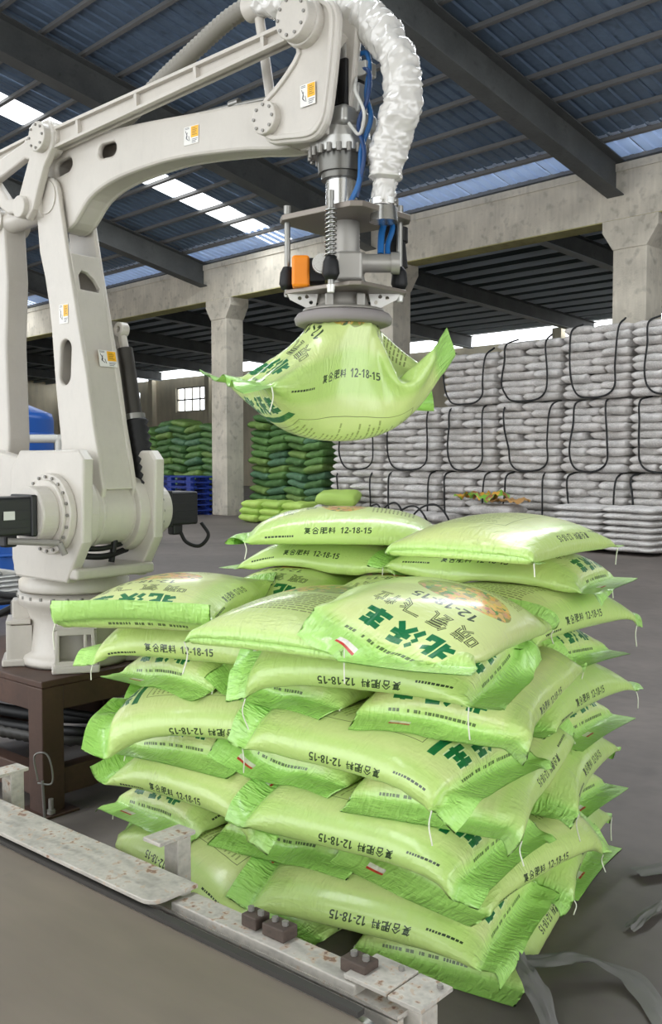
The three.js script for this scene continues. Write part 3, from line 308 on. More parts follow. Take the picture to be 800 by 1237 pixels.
// warning labels
const warn = (() => { const cv = document.createElement('canvas'); cv.width = 200; cv.height = 160; const c = cv.getContext('2d'); c.fillStyle = '#e4e2dc'; c.fillRect(0, 0, 200, 160); c.fillStyle = '#f3b41c'; c.fillRect(96, 6, 100, 96); c.fillStyle = '#6e5a20'; for (let k = 0; k < 5; k++) c.fillRect(112, 22 + k * 14, 50 + (k * 37) % 22, 5); c.strokeStyle = '#22242a'; c.lineWidth = 7; c.beginPath(); c.moveTo(20, 34); c.lineTo(44, 78); c.lineTo(34, 108); c.moveTo(46, 50); c.lineTo(30, 96); c.lineTo(62, 122); c.moveTo(66, 84); c.lineTo(78, 128); c.stroke(); c.fillStyle = '#3a3d46'; for (let k = 0; k < 3; k++) c.fillRect(110, 116 + k * 13, 78 - k * 12, 5); for (let k = 0; k < 2; k++) c.fillRect(12, 8 + k * 10, 60, 4); const t = new THREE.CanvasTexture(cv); t.colorSpace = THREE.SRGBColorSpace; return std(0xffffff, 0.4, 0, { map: t }); })();
const label = (x, y, z, w, h, parent, tilt = 0, turn = 0) => { const m = mesh('warning_label', new THREE.BoxGeometry(w, h, 0.001), warn, parent, [x, y - BASE, z]); m.rotation.set(0, turn, tilt, 'YXZ'); return m; };
label(1.0, 2.815, 0.117, 0.085, 0.07, fore, -0.03); label(0.17, 2.2, 0.152, 0.07, 0.085, arm, 0.0); label(1.655, 2.8, 0.161, 0.07, 0.075, wrist, 0.02);
{ const m = label(0.343 + 0.003, 1.96 + 0.02, -0.045, 0.095, 0.075, arm); m.rotation.set(-0.21, Math.PI / 2, 0, 'YXZ'); m.position.set(0.325, 2.0 - BASE, 0.03); }
// ridged supply hose, and the hose wrapped in plastic film
function ridged(pts, r, n, amp, m = 14) { const g = tube(pts, r, n, m), p = g.attributes.position, q = g.attributes.normal; for (let i = 0; i < p.count; i++) { const k = Math.floor(i / (m + 1)) % 2 ? amp : -amp; p.setXYZ(i, p.getX(i) + q.getX(i) * k, p.getY(i) + q.getY(i) * k, p.getZ(i) + q.getZ(i) * k); } g.computeVertexNormals(); return g; }
{ const m = mesh('ridged_hose', ridged([[-0.3, 2.75, -0.1], [0.1, 2.97, -0.06], [0.45, 3.06, -0.02], [0.67, 3.13, 0], [0.92, 3.215, 0], [1.1, 3.27, 0], [1.22, 3.282, 0], [1.32, 3.265, 0]], 0.033, 150, 0.0045), std(0x8b877d, 0.55), scene, RB); m.rotation.y = RT; tag(m, 'grey ridged supply hose rising along the robot forearm to the clamp', 'hose'); }
{ const pts = [[1.27, 3.275, 0], [1.38, 3.25, 0], [1.52, 3.222, 0], [1.64, 3.17, 0], [1.76, 3.09, 0], [1.86, 2.99, 0], [1.925, 2.88, 0], [1.94, 2.77, 0], [1.91, 2.66, 0], [1.875, 2.56, 0], [1.865, 2.47, 0], [1.86, 2.42, 0]], nn = noise3(321), g = tube(pts, 0.058, 240, 36), p = g.attributes.position, q = g.attributes.normal;
  for (let i = 0; i < p.count; i++) { const x = p.getX(i), y = p.getY(i), z = p.getZ(i), seg = Math.floor(i / 37) / 240, a = 1 - Math.abs(nn(x * 16, y * 16, z * 16)) * 2, d = 0.012 * nn(x * 11, y * 11, z * 11) + 0.01 * a * a + 0.009 * Math.abs(nn(x * 34, y * 34, z * 34)) + 0.004 * nn(x * 80, y * 80, z * 80) - (seg > 0.93 ? 0.02 : 0) - (seg < 0.2 ? 0.014 : 0); p.setXYZ(i, x + q.getX(i) * d, y + q.getY(i) * d, z + q.getZ(i) * d); } g.computeVertexNormals();
  const w = mesh('wrapped_hose', g, new THREE.MeshPhysicalMaterial({ color: 0xd2cfc8, roughness: 0.25, clearcoat: 0.9, clearcoatRoughness: 0.12 }), scene, RB); w.rotation.y = RT; tag(w, 'thick hose wrapped in crumpled white plastic film hanging to the gripper', 'hose');
  mesh('hose_end', merge(cyl(0.042, 0.05, 0.07, 20, 1.862, 2.4, 0), cyl(0.05, 0.05, 0.02, 20, 1.862, 2.43, 0)), CHROME, w); }
// ---------------------------------------------------------------- suction gripper bolted under the wrist
const GP = V(-0.7793, 0, -0.4453), GY = 2.02;
const gripper = thing('suction_gripper', 'suction gripper with steel plates and round foam pad holding a green bag', 'gripper', [GP.x, GY, GP.z], Math.atan2(0.55, 0.835));
const Gm = (n, g, m, p = gripper) => mesh(n, g.translate(0, -GY, 0), m, p);
const PLATE = std(0x837b72, 0.42, 0.45), GREY = std(0x9b9891, 0.45, 0.3), PAD = std(0x8e8886, 0.85);
const CORN = [[-0.2, 0.0], [-0.045, 0.2], [0.2, 0.0], [0.045, -0.2]];
const plateXZ = (k, y0, y1) => new THREE.ExtrudeGeometry(shapeOf([[-0.225, 0.02], [-0.215, -0.03], [0.02, -0.225], [0.06, -0.225], [0.235, -0.03], [0.235, 0.03], [-0.02, 0.225], [-0.06, 0.225]].map(([a, b]) => [a * k, b * k])), { depth: y1 - y0 - 0.004, bevelEnabled: true, bevelSize: 0.002, bevelThickness: 0.002, bevelSegments: 1 }).rotateX(-Math.PI / 2).translate(0, y0 + 0.002, 0);
Gm('top_plate', plateXZ(1, 2.392, 2.412), PLATE); Gm('shaft_collar', merge(cyl(0.075, 0.085, 0.022, 32, -0.006, 2.422, 0)), STEEL);
Gm('lower_plate', plateXZ(0.94, 2.135, 2.15), PLATE);
CORN.forEach(([x, z], k) => {
  const r = Gm('guide_rod', merge(cyl(0.011, 0.011, 0.32, 14, x, 2.29, z), cyl(0.014, 0.014, 0.03, 6, x, 2.435, z)), STEEL);
  if (k % 2) { const pts = []; for (let a = 0; a <= 132; a++) { const t = a / 12 * Math.PI * 2; pts.push(V(x + 0.018 * Math.cos(t), 2.39 - a / 132 * 0.16, z + 0.018 * Math.sin(t))); } Gm('spring', new THREE.TubeGeometry(new THREE.CatmullRomCurve3(pts), 260, 0.0035, 5), CHROME, r); }
  Gm('rubber_bumper', new THREE.LatheGeometry([[0, 2.155], [0.02, 2.155], [0.03, 2.175], [0.026, 2.215], [0.016, 2.235], [0, 2.235]].map((p) => new THREE.Vector2(...p)), 20).translate(x, 0, z), BLACK, r);
  if (k) Gm('lock_nut', merge(cyl(0.024, 0.024, 0.03, 6, x, 2.195, z), cyl(0.015, 0.012, 0.025, 12, x, 2.125, z)), std(0xdedcd6, 0.35, 0.2), r);
});
Gm('suction_tube', merge(cyl(0.048, 0.048, 0.24, 28, 0.01, 2.28, 0), cyl(0.058, 0.07, 0.09, 28, 0.01, 2.2, 0.02)), GREY);
const valve = Gm('air_valve', merge(cylX(0.032, 0.032, 0.17, 24, 0.11, 2.235, 0.07), cylX(0.038, 0.038, 0.03, 24, 0.06, 2.235, 0.07), cylX(0.038, 0.038, 0.03, 24, 0.18, 2.235, 0.07), rbox(0.09, 0.1, 0.09, 0.012, 0.02, 2.22, 0.07)), std(0xa3a099, 0.4, 0.35));
Gm('pressure_gauge', merge(cylZ(0.034, 0.034, 0.03, 28, -0.075, 2.22, 0.13), cylZ(0.028, 0.028, 0.004, 28, -0.075, 2.22, 0.148)), CHROME, valve);
const act = Gm('orange_solenoid', rbox(0.062, 0.11, 0.075, 0.012, -0.15, 2.205, 0.06), std(0xf08a0c, 0.45)); Gm('coil_block', rbox(0.06, 0.085, 0.07, 0.008, -0.095, 2.21, 0.05), BLACK, act);
Gm('air_hose', tube([[0.12, 2.5, -0.08], [0.15, 2.42, -0.02], [0.135, 2.35, 0.02], [0.13, 2.27, 0.05]], 0.012, 30), BLUE); Gm('air_hose', tube([[0.15, 2.44, -0.05], [0.175, 2.38, 0], [0.155, 2.3, 0.03], [0.16, 2.24, 0.06]], 0.01, 30), BLUE);
Gm('hose_fitting', merge(cyl(0.045, 0.045, 0.05, 24, 0.19, 2.36, -0.06), cyl(0.036, 0.045, 0.09, 24, 0.19, 2.29, -0.06)), BLACK);
const head = Gm('suction_head', new THREE.LatheGeometry([[0, 2.14], [0.085, 2.14], [0.09, 2.105], [0.1, 2.09], [0.145, 2.082], [0.15, 2.068], [0, 2.068]].map((p) => new THREE.Vector2(...p)), 48), std(0xa19d95, 0.5, 0.25));
Gm('clamp', merge(rbox(0.03, 0.045, 0.04, 0.006, 0.06, 2.105, 0.085), rbox(0.03, 0.045, 0.04, 0.006, -0.05, 2.105, 0.09)), GREY, head);
Gm('foam_pad', new THREE.LatheGeometry([[0, 2.03], [0.155, 2.025], [0.172, 2.032], [0.176, 2.05], [0.165, 2.066], [0.14, 2.072], [0, 2.072]].map((p) => new THREE.Vector2(...p)), 56), PAD, head);
for (const s of [-1, 1]) { const holes = []; for (const [a, b] of [[0.13, 2.125], [0.155, 2.12], [0.115, 2.105]]) holes.push(ring(s * a, b, 0.007, 10)); Gm('perforated_bracket', plate(shapeOf([[s * 0.09, 2.135], [s * 0.2, 2.135], [s * 0.19, 2.115], [s * 0.12, 2.08], [s * 0.1, 2.08]], holes), 0.03, 0.036, 0), std(0xc8c6c0, 0.35, 0.4), head); }
// ---------------------------------------------------------------- belt conveyor in front
const CE = V(0.24, 0, 0.73), CT = RT;
const conveyor = thing('belt_conveyor', 'worn belt conveyor with rusty cream side plates in front of the pile', 'conveyor', CE, CT);
const rust = dataTexture(512, (u, v) => { const a = tileNoise(u, v, 5, 5, 33), b = tileNoise(u, v, 26, 4, 71), c = tileNoise(u * 1, v, 50, 2, 90); const w = a * 0.5 + b; if (w > 0.24) return [138 + c * 60, 108 + c * 40, 88]; if (w > 0.13) return [182, 166, 148]; const k = 0.9 + a * 0.2 - Math.max(0, tileNoise(u * 0.3, v, 14, 3, 7)) * 0.5 + c * 0.12 + Math.min(0, b) * 0.25; return [k * 208, k * 202, k * 190]; });
const CREAM = std(0xffffff, 0.6, 0, { map: repeat(rust, 1.6) }), RUSTY = std(0x6b5d55, 0.75, 0.2, { map: repeat(grime, 4) });
const beltMap = dataTexture(512, (u, v) => { const a = tileNoise(u, v, 3, 4, 50), s = tileNoise(u * 0.2, v, 20, 3, 8), k = 0.94 + a * 0.14 + s * 0.1; return [k * 128, k * 117, k * 102]; });
const BELT = std(0xffffff, 0.55, 0, { map: repeat(beltMap, 0.8) });
const Cm = (n, g, m, p = conveyor) => mesh(n, m.map ? boxUV(g) : g, m, p);
// the belt runs round its end roller
{ const r = 0.055, y = 0.43, x1 = -0.1, x0 = -2.6, z0 = 0.185, z1 = 1.15, path = [[x0, y]]; for (let k = 0; k <= 12; k++) { const a = Math.PI / 2 - Math.PI * k / 12; path.push([x1 + r * Math.cos(a), y - r + r * Math.sin(a)]); } path.push([x0, y - 2 * r]); const inn = inset(path, 0.008); inn[0][0] = x0; inn[inn.length - 1][0] = x0; inn[0][1] = y - 0.008; inn[inn.length - 1][1] = y - 2 * r + 0.008;
  Cm('belt', plate([...path, ...inn.reverse()], z0, z1, 0), BELT); Cm('end_roller', cylZ(r - 0.01, r - 0.01, z1 - z0 + 0.06, 28, x1, y - r, (z0 + z1) / 2), STEEL); }
Cm('side_channel', merge(box(2.55, 0.14, 0.02, -1.33, 0.34, 0.1), box(2.55, 0.012, 0.07, -1.33, 0.412, 0.075), box(2.55, 0.012, 0.07, -1.33, 0.272, 0.075)), CREAM);
Cm('belt_guide', box(2.5, 0.012, 0.022, -1.35, 0.436, 0.172), std(0x3a3733, 0.7));
Cm('cover_plate', new THREE.ExtrudeGeometry(shapeOf([[-2.6, -0.03], [-0.76, -0.03], [-0.76, -0.13], ...ring(-0.8, -0.135, 0.04, 6, 0, -Math.PI / 2), [-2.6, -0.175]].map(([a, b]) => [a, b])), { depth: 0.008, bevelEnabled: true, bevelSize: 0.002, bevelThickness: 0.002, bevelSegments: 1 }).rotateX(-Math.PI / 2).translate(0, 0.452, 0), CREAM);
Cm('top_rail', merge(rbox(0.6, 0.03, 0.075, 0.004, -0.47, 0.425, 0.07)), CREAM);
for (const [x, s] of [[-0.44, 1], [-0.52, 0.7], [-0.2, 1]]) { const b = Cm('clamp_block', rbox(0.07 * s, 0.03, 0.05, 0.004, x, 0.455, 0.055), RUSTY); Cm('bolt', merge(cyl(0.008, 0.008, 0.012, 6, x - 0.015, 0.475, 0.055), cyl(0.008, 0.008, 0.012, 6, x + 0.018, 0.475, 0.055)), BOLT, b); }
Cm('end_plate', merge(rbox(0.115, 0.01, 0.115, 0.002, -0.148, 0.447, 0.045), rbox(0.085, 0.01, 0.115, 0.002, -0.0445, 0.444, 0.045)), CREAM); Cm('bolt', merge(cyl(0.007, 0.007, 0.01, 6, -0.02, 0.452, 0.01), cyl(0.007, 0.007, 0.01, 6, -0.12, 0.455, 0.01)), BOLT);
for (const x of [-0.05, -1.3, -2.4]) for (const z of [0.045, 1.1]) Cm('leg', rbox(0.06, 0.42, 0.06, 0.005, x, 0.21, z), CREAM);
for (const x of [-1.0, -1.86]) { const p = Cm('guard_post', merge(rbox(0.06, 0.49, 0.05, 0.004, x + 0.01, 0.245, -0.1), rbox(0.075, 0.012, 0.13, 0.003, x, 0.493, -0.08)), CREAM); }
// wire clip standing by the table leg
{ const c = thing('wire_clip', 'thin bent wire holder standing on the floor by the table leg', 'clip', [-2.1, 0, -0.18], 0.5); mesh('stake', rod([0, 0, 0], [-0.01, 0.2, 0], 0.006), STEEL, c); mesh('wire_frame', tube([[-0.03, 0.2, 0], [-0.04, 0.31, 0], [0.0, 0.32, 0], [0.02, 0.3, 0], [0.03, 0.19, 0], [-0.03, 0.19, 0]], 0.004, 50, 6), STEEL, c); }
// ---------------------------------------------------------------- things behind the robot and on the floor
{ const t = thing('storage_tank', 'tall blue plastic tank behind the robot arm', 'tank', [-7.22, 0, -3.98], 0); const blue = std(0x184f9c, 0.4);
  mesh('tank_shell', new THREE.LatheGeometry([[0, 0.02], [0.5, 0.02], [0.52, 0.06], [0.52, 1.95], [0.5, 2.02], [0.2, 2.14], [0, 2.14]].map((p) => new THREE.Vector2(...p)), 40), blue, t); mesh('tank_lid', cyl(0.2, 0.2, 0.06, 24, 0, 2.16, 0), blue, t); for (const y of [0.6, 1.2, 1.8]) mesh('band', new THREE.TorusGeometry(0.52, 0.018, 8, 40).rotateX(Math.PI / 2).translate(0, y, 0), blue, t); }
{ const t = thing('guard_rail', 'pale steel guard rail before the blue tank', 'rail', [-5.5, 0, -2.73], 0.582); const m = std(0xb9b8b2, 0.5, 0.2); for (const x of [-0.44, 0.4]) mesh('post', cyl(0.035, 0.035, 1.75, 14, x, 0.875, 0), m, t); for (const y of [0.9, 1.72]) mesh('rail', rod([-0.5, y, 0], [0.46, y, 0], 0.035), m, t); }
{ // roller conveyor end and green machine at the left edge
  const t = thing('roller_conveyor', 'pale roller conveyor frame behind the robot base', 'conveyor', [-4.7, 0, -1.35], RT); const grey = std(0xa9a7a0, 0.5, 0.2), green = std(0x12423a, 0.5);
  for (const z of [-0.45, 0.45]) mesh('side_frame', rbox(2.6, 0.16, 0.05, 0.006, 0, 0.72, z), grey, t); for (let k = 0; k < 12; k++) mesh('roller', cylZ(0.03, 0.03, 0.86, 14, -1.2 + k * 0.21, 0.76, 0), STEEL, t); for (const x of [-1.1, 0, 1.1]) for (const z of [-0.42, 0.42]) mesh('leg', box(0.06, 0.66, 0.06, x, 0.33, z), grey, t); mesh('drive_guard', rbox(1.2, 0.22, 0.12, 0.02, 0.6, 0.5, 0.5), green, t); mesh('chain_guard', rbox(0.8, 0.14, 0.1, 0.02, 0.7, 0.9, 0.46), green, t);
  for (let k = 0; k < 3; k++) { const c = mesh('cable', tube([[-4.6 + k * 0.1, 0.95, -0.6], [-4.0, 0.9 - k * 0.07, -0.75], [-3.5, 0.86 - k * 0.1, -0.7 - k * 0.1], [-3.1, 0.8, -0.95]], 0.02, 40), BLACK); tag(c, `black cable between roller conveyor and robot base, ${['upper', 'middle', 'lower'][k]} one`, 'cable', 'cables behind the robot base'); }
}
// crumpled grey net wrap and strips on the floor by the pile
{ const wrap = std(0x75736f, 0.85, 0, { side: THREE.DoubleSide });
  const strip = (pts, w, label, seed) => { const c = spline(pts, 60), n = noise3(seed), pos = [], idx = []; c.forEach((p, i) => { const q = c[Math.min(i + 1, 60)].clone().sub(c[Math.max(i - 1, 0)]).normalize(), s = V(-q.z, 0, q.x); for (let k = 0; k <= 8; k++) { const a = (k / 8 - 0.5) * w * (0.7 + 0.5 * n(i * 0.1, 3)); pos.push(p.x + s.x * a, Math.max(0.004, p.y + 0.008 * (1 - Math.abs(k / 4 - 1)) + 0.022 * Math.max(0, n(i * 0.16, k * 0.7))), p.z + s.z * a); if (i < 60 && k < 8) { const b = i * 9 + k; idx.push(b, b + 1, b + 9, b + 1, b + 10, b + 9); } } }); const g = new THREE.BufferGeometry(); g.setAttribute('position', new THREE.Float32BufferAttribute(pos, 3)); g.setIndex(idx); g.computeVertexNormals(); tag(mesh('net_strip', g, wrap), label, 'netting', 'grey net strips on the floor'); };
  strip([[0.03, 0.1, -0.12], [0.14, 0.06, -0.02], [0.22, 0.02, 0.08], [0.28, 0.01, 0.22], [0.26, 0.01, 0.4]], 0.09, 'grey net strip hanging down by the front corner of the pile', 11);
  strip([[0.05, 0.07, -0.1], [0.18, 0.05, -0.28], [0.32, 0.02, -0.3], [0.45, 0.01, -0.15], [0.52, 0.01, 0.05], [0.75, 0.01, 0.12]], 0.1, 'grey net strip curving over the floor beside the bottom bag', 12);
  strip([[0.12, 0.02, -1.05], [0.3, 0.02, -1.25], [0.6, 0.02, -1.4], [1.0, 0.02, -1.6]], 0.13, 'grey net strip trailing from the rear corner of the pile', 13);
  strip([[0.22, 0.01, -0.62], [0.3, 0.03, -0.9], [0.5, 0.01, -1.15], [0.8, 0.01, -1.2]], 0.06, 'short grey net strip on the floor near the right bags', 14);
}
// ---------------------------------------------------------------- fertiliser bags: cloth tubes, sewn at both ends, filled and pressed on the pile
const GLYPH = {   // strokes on a 100 x 100 field
  复: '32,2 8,28;24,14 92,14;28,26 76,26 76,56 28,56 28,26;28,41 76,41;36,56 10,84;32,66 78,66 12,100;34,72 92,100',
  合: '50,0 4,46;50,0 96,46;30,44 70,44;22,60 78,60 78,98 22,98 22,60',
  肥: '12,4 12,70 2,98;12,4 40,4 40,98 32,94;12,34 40,34;12,64 40,64;54,6 92,6 92,50 54,50;73,6 73,50;54,6 54,92 98,92 98,74',
  料: '25,0 25,100;2,42 48,42;8,12 15,30;42,12 35,30;25,46 2,80;25,46 48,70;60,8 72,22;58,32 70,46;50,70 100,60;85,0 85,100',
  北: '36,4 36,96;4,38 36,38;2,84 36,64;62,4 62,92 98,92 98,70;62,46 94,28',
  沃: '8,8 22,22;2,38 16,50;4,96 22,62;40,14 90,8;32,46 98,46;64,12 62,50 34,98;64,50 96,98',
  丰: '14,18 86,18;20,48 80,48;4,80 96,80;50,0 50,100',
  喷: '6,20 30,20 30,66 6,66 6,20;40,14 96,14;68,2 68,30;44,30 94,30;48,42 88,42 88,76;48,42 48,76;68,50 68,70 44,98;74,78 96,98',
  氨: '26,0 8,30;24,14 88,14;28,28 80,28;14,42 74,42 80,86 98,98;20,56 64,56;38,50 24,92 60,96;52,62 30,98',
  飞: '6,16 66,16 72,70 98,96 98,76;94,24 70,42;74,46 96,62',
  粒: '22,2 22,98;2,40 42,40;6,12 14,30;38,12 30,30;22,44 4,76;70,2 74,16;50,24 96,24;58,36 64,78;88,36 80,80;48,90 100,90',
  高: '50,0 50,12;6,14 94,14;30,26 70,26 70,42 30,42 30,26;12,98 12,54 88,54 88,94 78,94;34,66 66,66 66,84 34,84 34,66',
};
function drawGlyph(c, ch, x, y, w, h, lw) { c.lineWidth = lw; c.lineJoin = 'miter'; c.lineCap = 'butt'; for (const st of GLYPH[ch].split(';')) { c.beginPath(); st.split(' ').forEach((p, i) => { const [a, b] = p.split(',').map(Number); c[i ? 'lineTo' : 'moveTo'](x + a / 100 * w, y + b / 100 * h); }); c.stroke(); } }
const BAG = { W: 0.555, L: 0.94, flap: 0.085 };
const PX = 1.6, CW = Math.round(BAG.W * 2000 * PX), CH = Math.round(BAG.L * 1000 * PX);   // texture pixels per millimetre of film
const bagPrint = (() => {
  const cv = document.createElement('canvas'); cv.width = CW; cv.height = CH; const c = cv.getContext('2d'); c.scale(PX, PX); const w = BAG.W * 1000, l = BAG.L * 1000, f = BAG.flap * 1000;
  c.fillStyle = 'rgb(196,222,132)'; c.fillRect(0, 0, 2 * w, l);
  const g1 = c.createLinearGradient(0, 0, 0, l); g1.addColorStop(0, 'rgba(176,226,120,1)'); g1.addColorStop(f / l, 'rgba(178,226,122,1)'); g1.addColorStop((f + 30) / l, 'rgba(190,226,128,0.4)'); g1.addColorStop((f + 90) / l, 'rgba(196,222,132,0)'); g1.addColorStop(1 - (f + 90) / l, 'rgba(196,222,132,0)'); g1.addColorStop(1 - (f + 30) / l, 'rgba(190,226,128,0.4)'); g1.addColorStop(1 - f / l, 'rgba(178,226,122,1)'); g1.addColorStop(1, 'rgba(176,226,120,1)');
  c.fillStyle = g1; c.fillRect(0, 0, 2 * w, l);
  const GREEN = 'rgb(14,112,62)', INK = 'rgb(40,62,30)';
  const r = rng(5);
  for (const face of [0, 1]) {
    const x0 = face * w, cx = x0 + w / 2;
    // pale panel under the print
    for (let k = 0; k < 6; k++) { c.fillStyle = 'rgba(226,228,166,0.12)'; c.fillRect(x0 + 62 + k * 5, f + 24 + k * 5, w - 124 - k * 10, l - 2 * f - 48 - k * 10); }
    // mouth end: brand characters over a thick bar
    c.strokeStyle = GREEN; c.fillStyle = GREEN;
    const by = f + 52;
    if (face) { c.strokeStyle = 'rgb(226,238,190)'; ['北', '沃', '丰'].forEach((ch, i) => drawGlyph(c, ch, x0 + 130 + i * 104, by, 84, 66, 25)); c.strokeStyle = GREEN; }
    ['北', '沃', '丰'].forEach((ch, i) => drawGlyph(c, ch, x0 + 130 + i * 104, by, 84, 66, 17));
    if (face) { c.fillRect(x0 + 120, by + 78, 318, 24); c.fillStyle = 'rgb(230,240,190)'; c.font = 'bold 15px sans-serif'; }
    c.fillStyle = 'rgba(60,80,40,0.8)'; for (let x = x0 + 150; x < x0 + 420;) { const q = 4 + r() * 9; if (r() < 0.85) c.fillRect(x, f + 16, q, 9); x += q + 3; }
    if (!face) {
      c.strokeStyle = 'rgb(52,54,30)'; ['喷', '氨', '飞', '粒'].forEach((ch, i) => drawGlyph(c, ch, x0 + 118 + i * 86, by + 88, 72, 60, 8));
      c.strokeStyle = 'rgb(196,214,140)'; ['喷', '氨', '飞', '粒'].forEach((ch, i) => drawGlyph(c, ch, x0 + 118 + i * 86, by + 88, 72, 60, 3));
      // harvest picture: maize, oranges, leaves
      const py = by + 226, ph = 180; c.save(); c.beginPath(); c.ellipse(cx, py + ph / 2, 150, ph / 2, 0, 0, 7); c.clip();
      c.fillStyle = 'rgb(150,158,84)'; c.fillRect(x0, py, w, ph);
      for (let k = 0; k < 420; k++) { const a = r(), b = r(), col = a < 0.5 ? `rgb(${206 + r() * 30},${160 + r() * 40},${80 + r() * 50})` : a < 0.8 ? `rgb(${90 + r() * 60},${120 + r() * 50},${70 + r() * 40})` : `rgb(${180 + r() * 40},${130 + r() * 40},${100 + r() * 40})`; c.fillStyle = col; c.beginPath(); const gx = a < 0.5 ? cx - 60 + (r() + r() - 1) * 120 : x0 + b * w; c.ellipse(gx, py + r() * ph, 5 + r() * 13, 4 + r() * 7, r() * 3, 0, 7); c.fill(); }
      c.restore();
      c.fillStyle = INK; c.font = 'bold 52px sans-serif'; c.textAlign = 'center'; c.fillText('12-18-15', cx, py - 14); c.textAlign = 'left';
      for (let k = 0; k < 11; k++) { c.fillStyle = 'rgba(90,96,50,0.6)'; let x = x0 + 140; while (x < x0 + w - 150) { const q = 6 + r() * 20; c.fillRect(x, py + ph + 18 + k * 15, q, 6); x += q + 5; } }
    } else {
      const ty = by + 130; c.strokeStyle = 'rgba(70,90,40,0.8)'; c.lineWidth = 2; c.strokeRect(x0 + 140, ty, w - 280, 430);
      for (let k = 0; k < 24; k++) { c.fillStyle = 'rgba(96,112,52,0.5)'; let x = x0 + 150; const e = x0 + w - 156 - r() * 70; while (x < e) { const q = 5 + r() * 18; c.fillRect(x, ty + 16 + k * 17, q, 6); x += q + 4; } }
    }
    // foot end
    c.fillStyle = 'rgb(240,236,226)'; c.fillRect(x0 + 340, face ? l - f + 14 : f - 44, 66, 24); c.fillStyle = 'rgb(206,60,48)'; c.fillRect(x0 + 340, face ? l - f + 14 : f - 44, 66, 8);
  }
  // sides: name and grade along the two folds, head towards the front face
  for (const [u, dir] of [[0, 1], [2 * w, 1], [w, -1]]) {
    c.save(); c.translate(u, l / 2); c.rotate(dir * Math.PI / 2); c.strokeStyle = INK; c.fillStyle = INK;
    // after the turn x runs along the bag; the head must point to the front face
    if (dir > 0) c.scale(1, 1);
    ['复', '合', '肥', '料'].forEach((ch, i) => drawGlyph(c, ch, -150 + i * 31, -13, 26, 27, 3.4));
    c.font = 'bold 37px sans-serif'; c.save(); c.translate(-14, 14); c.scale(0.82, 1); c.fillText('12-18-15', 0, 0); c.restore();
    for (let x = -300; x < -190;) { const q = 4 + r() * 8; c.fillRect(x, 18, q, 7); x += q + 3; } c.restore();
  }
  const t = new THREE.CanvasTexture(cv); t.colorSpace = THREE.SRGBColorSpace; t.wrapS = t.wrapT = THREE.RepeatWrapping; t.anisotropy = 8; return t;
})();
// crinkles of the thin film: streaks that run in from the sewn ends, fine puckers across the body
const bagBump = dataTexture(1024, (u, v) => {
  const e = Math.min(v, 1 - v), near = Math.exp(-Math.max(0, e - 0.09) * 11);
  const a = tileNoise(u, v * 0.22, 46, 3, 3), b = tileNoise(u, v, 9, 4, 21), d = tileNoise(u * 1, v, 26, 3, 40), q = tileNoise(u * 0.3 + v * 0.06, v, 60, 2, 77);
  const rid = (x) => 1 - Math.min(1, Math.abs(x) * 5);
  const h = 0.36 + near * 0.34 * rid(a) + 0.3 * rid(b) * (0.5 + 0.5 * d) + 0.26 * rid(q) * (0.25 + Math.max(0, b * 2.5)) + 0.2 * d;
  return [h * 200, h * 200, h * 200];
}, false);
const FILM = [[1, 1, 1], [0.96, 0.99, 0.93], [1.0, 0.985, 0.96], [0.93, 0.98, 0.9]].map((k) => new THREE.MeshPhysicalMaterial({ color: new THREE.Color().setRGB(...k), map: bagPrint, bumpMap: bagBump, bumpScale: 0.011, roughness: 0.38, clearcoat: 0.6, clearcoatRoughness: 0.18, side: THREE.DoubleSide }));
const THREAD = std(0xe9ead8, 0.9);

// heights of everything already lying on the floor, for the cloth to settle on
const HF = { x0: -2.3, z0: -1.9, c: 0.02, nx: 150, nz: 140, h: null };
HF.h = new Float32Array(HF.nx * HF.nz);
function ground(x, z) { const a = (x - HF.x0) / HF.c, b = (z - HF.z0) / HF.c, i = Math.floor(a), j = Math.floor(b); if (i < 0 || j < 0 || i >= HF.nx - 1 || j >= HF.nz - 1) return 0; const s = a - i, t = b - j, k = j * HF.nx + i, h = HF.h; return (h[k] * (1 - s) + h[k + 1] * s) * (1 - t) + (h[k + HF.nx] * (1 - s) + h[k + HF.nx + 1] * s) * t; }
function raise(P, nu, nv) {                                 // writes a settled bag into the height field
  const put = (x, y, z) => { const i = Math.round((x - HF.x0) / HF.c), j = Math.round((z - HF.z0) / HF.c); if (i < 0 || j < 0 || i >= HF.nx || j >= HF.nz) return; const k = j * HF.nx + i; if (y > HF.h[k]) HF.h[k] = y; };
  for (let j = 0; j < nv; j++) for (let i = 0; i < nu; i++) { const a = (j * nu + i) * 3, b = (j * nu + (i + 1) % nu) * 3, c = ((j + 1) * nu + i) * 3, d = ((j + 1) * nu + (i + 1) % nu) * 3; for (let s = 0; s < 1; s += 0.25) for (let t = 0; t < 1; t += 0.25) put(...[0, 1, 2].map((q) => (P[a + q] * (1 - s) + P[b + q] * s) * (1 - t) + (P[c + q] * (1 - s) + P[d + q] * s) * t)); }
}
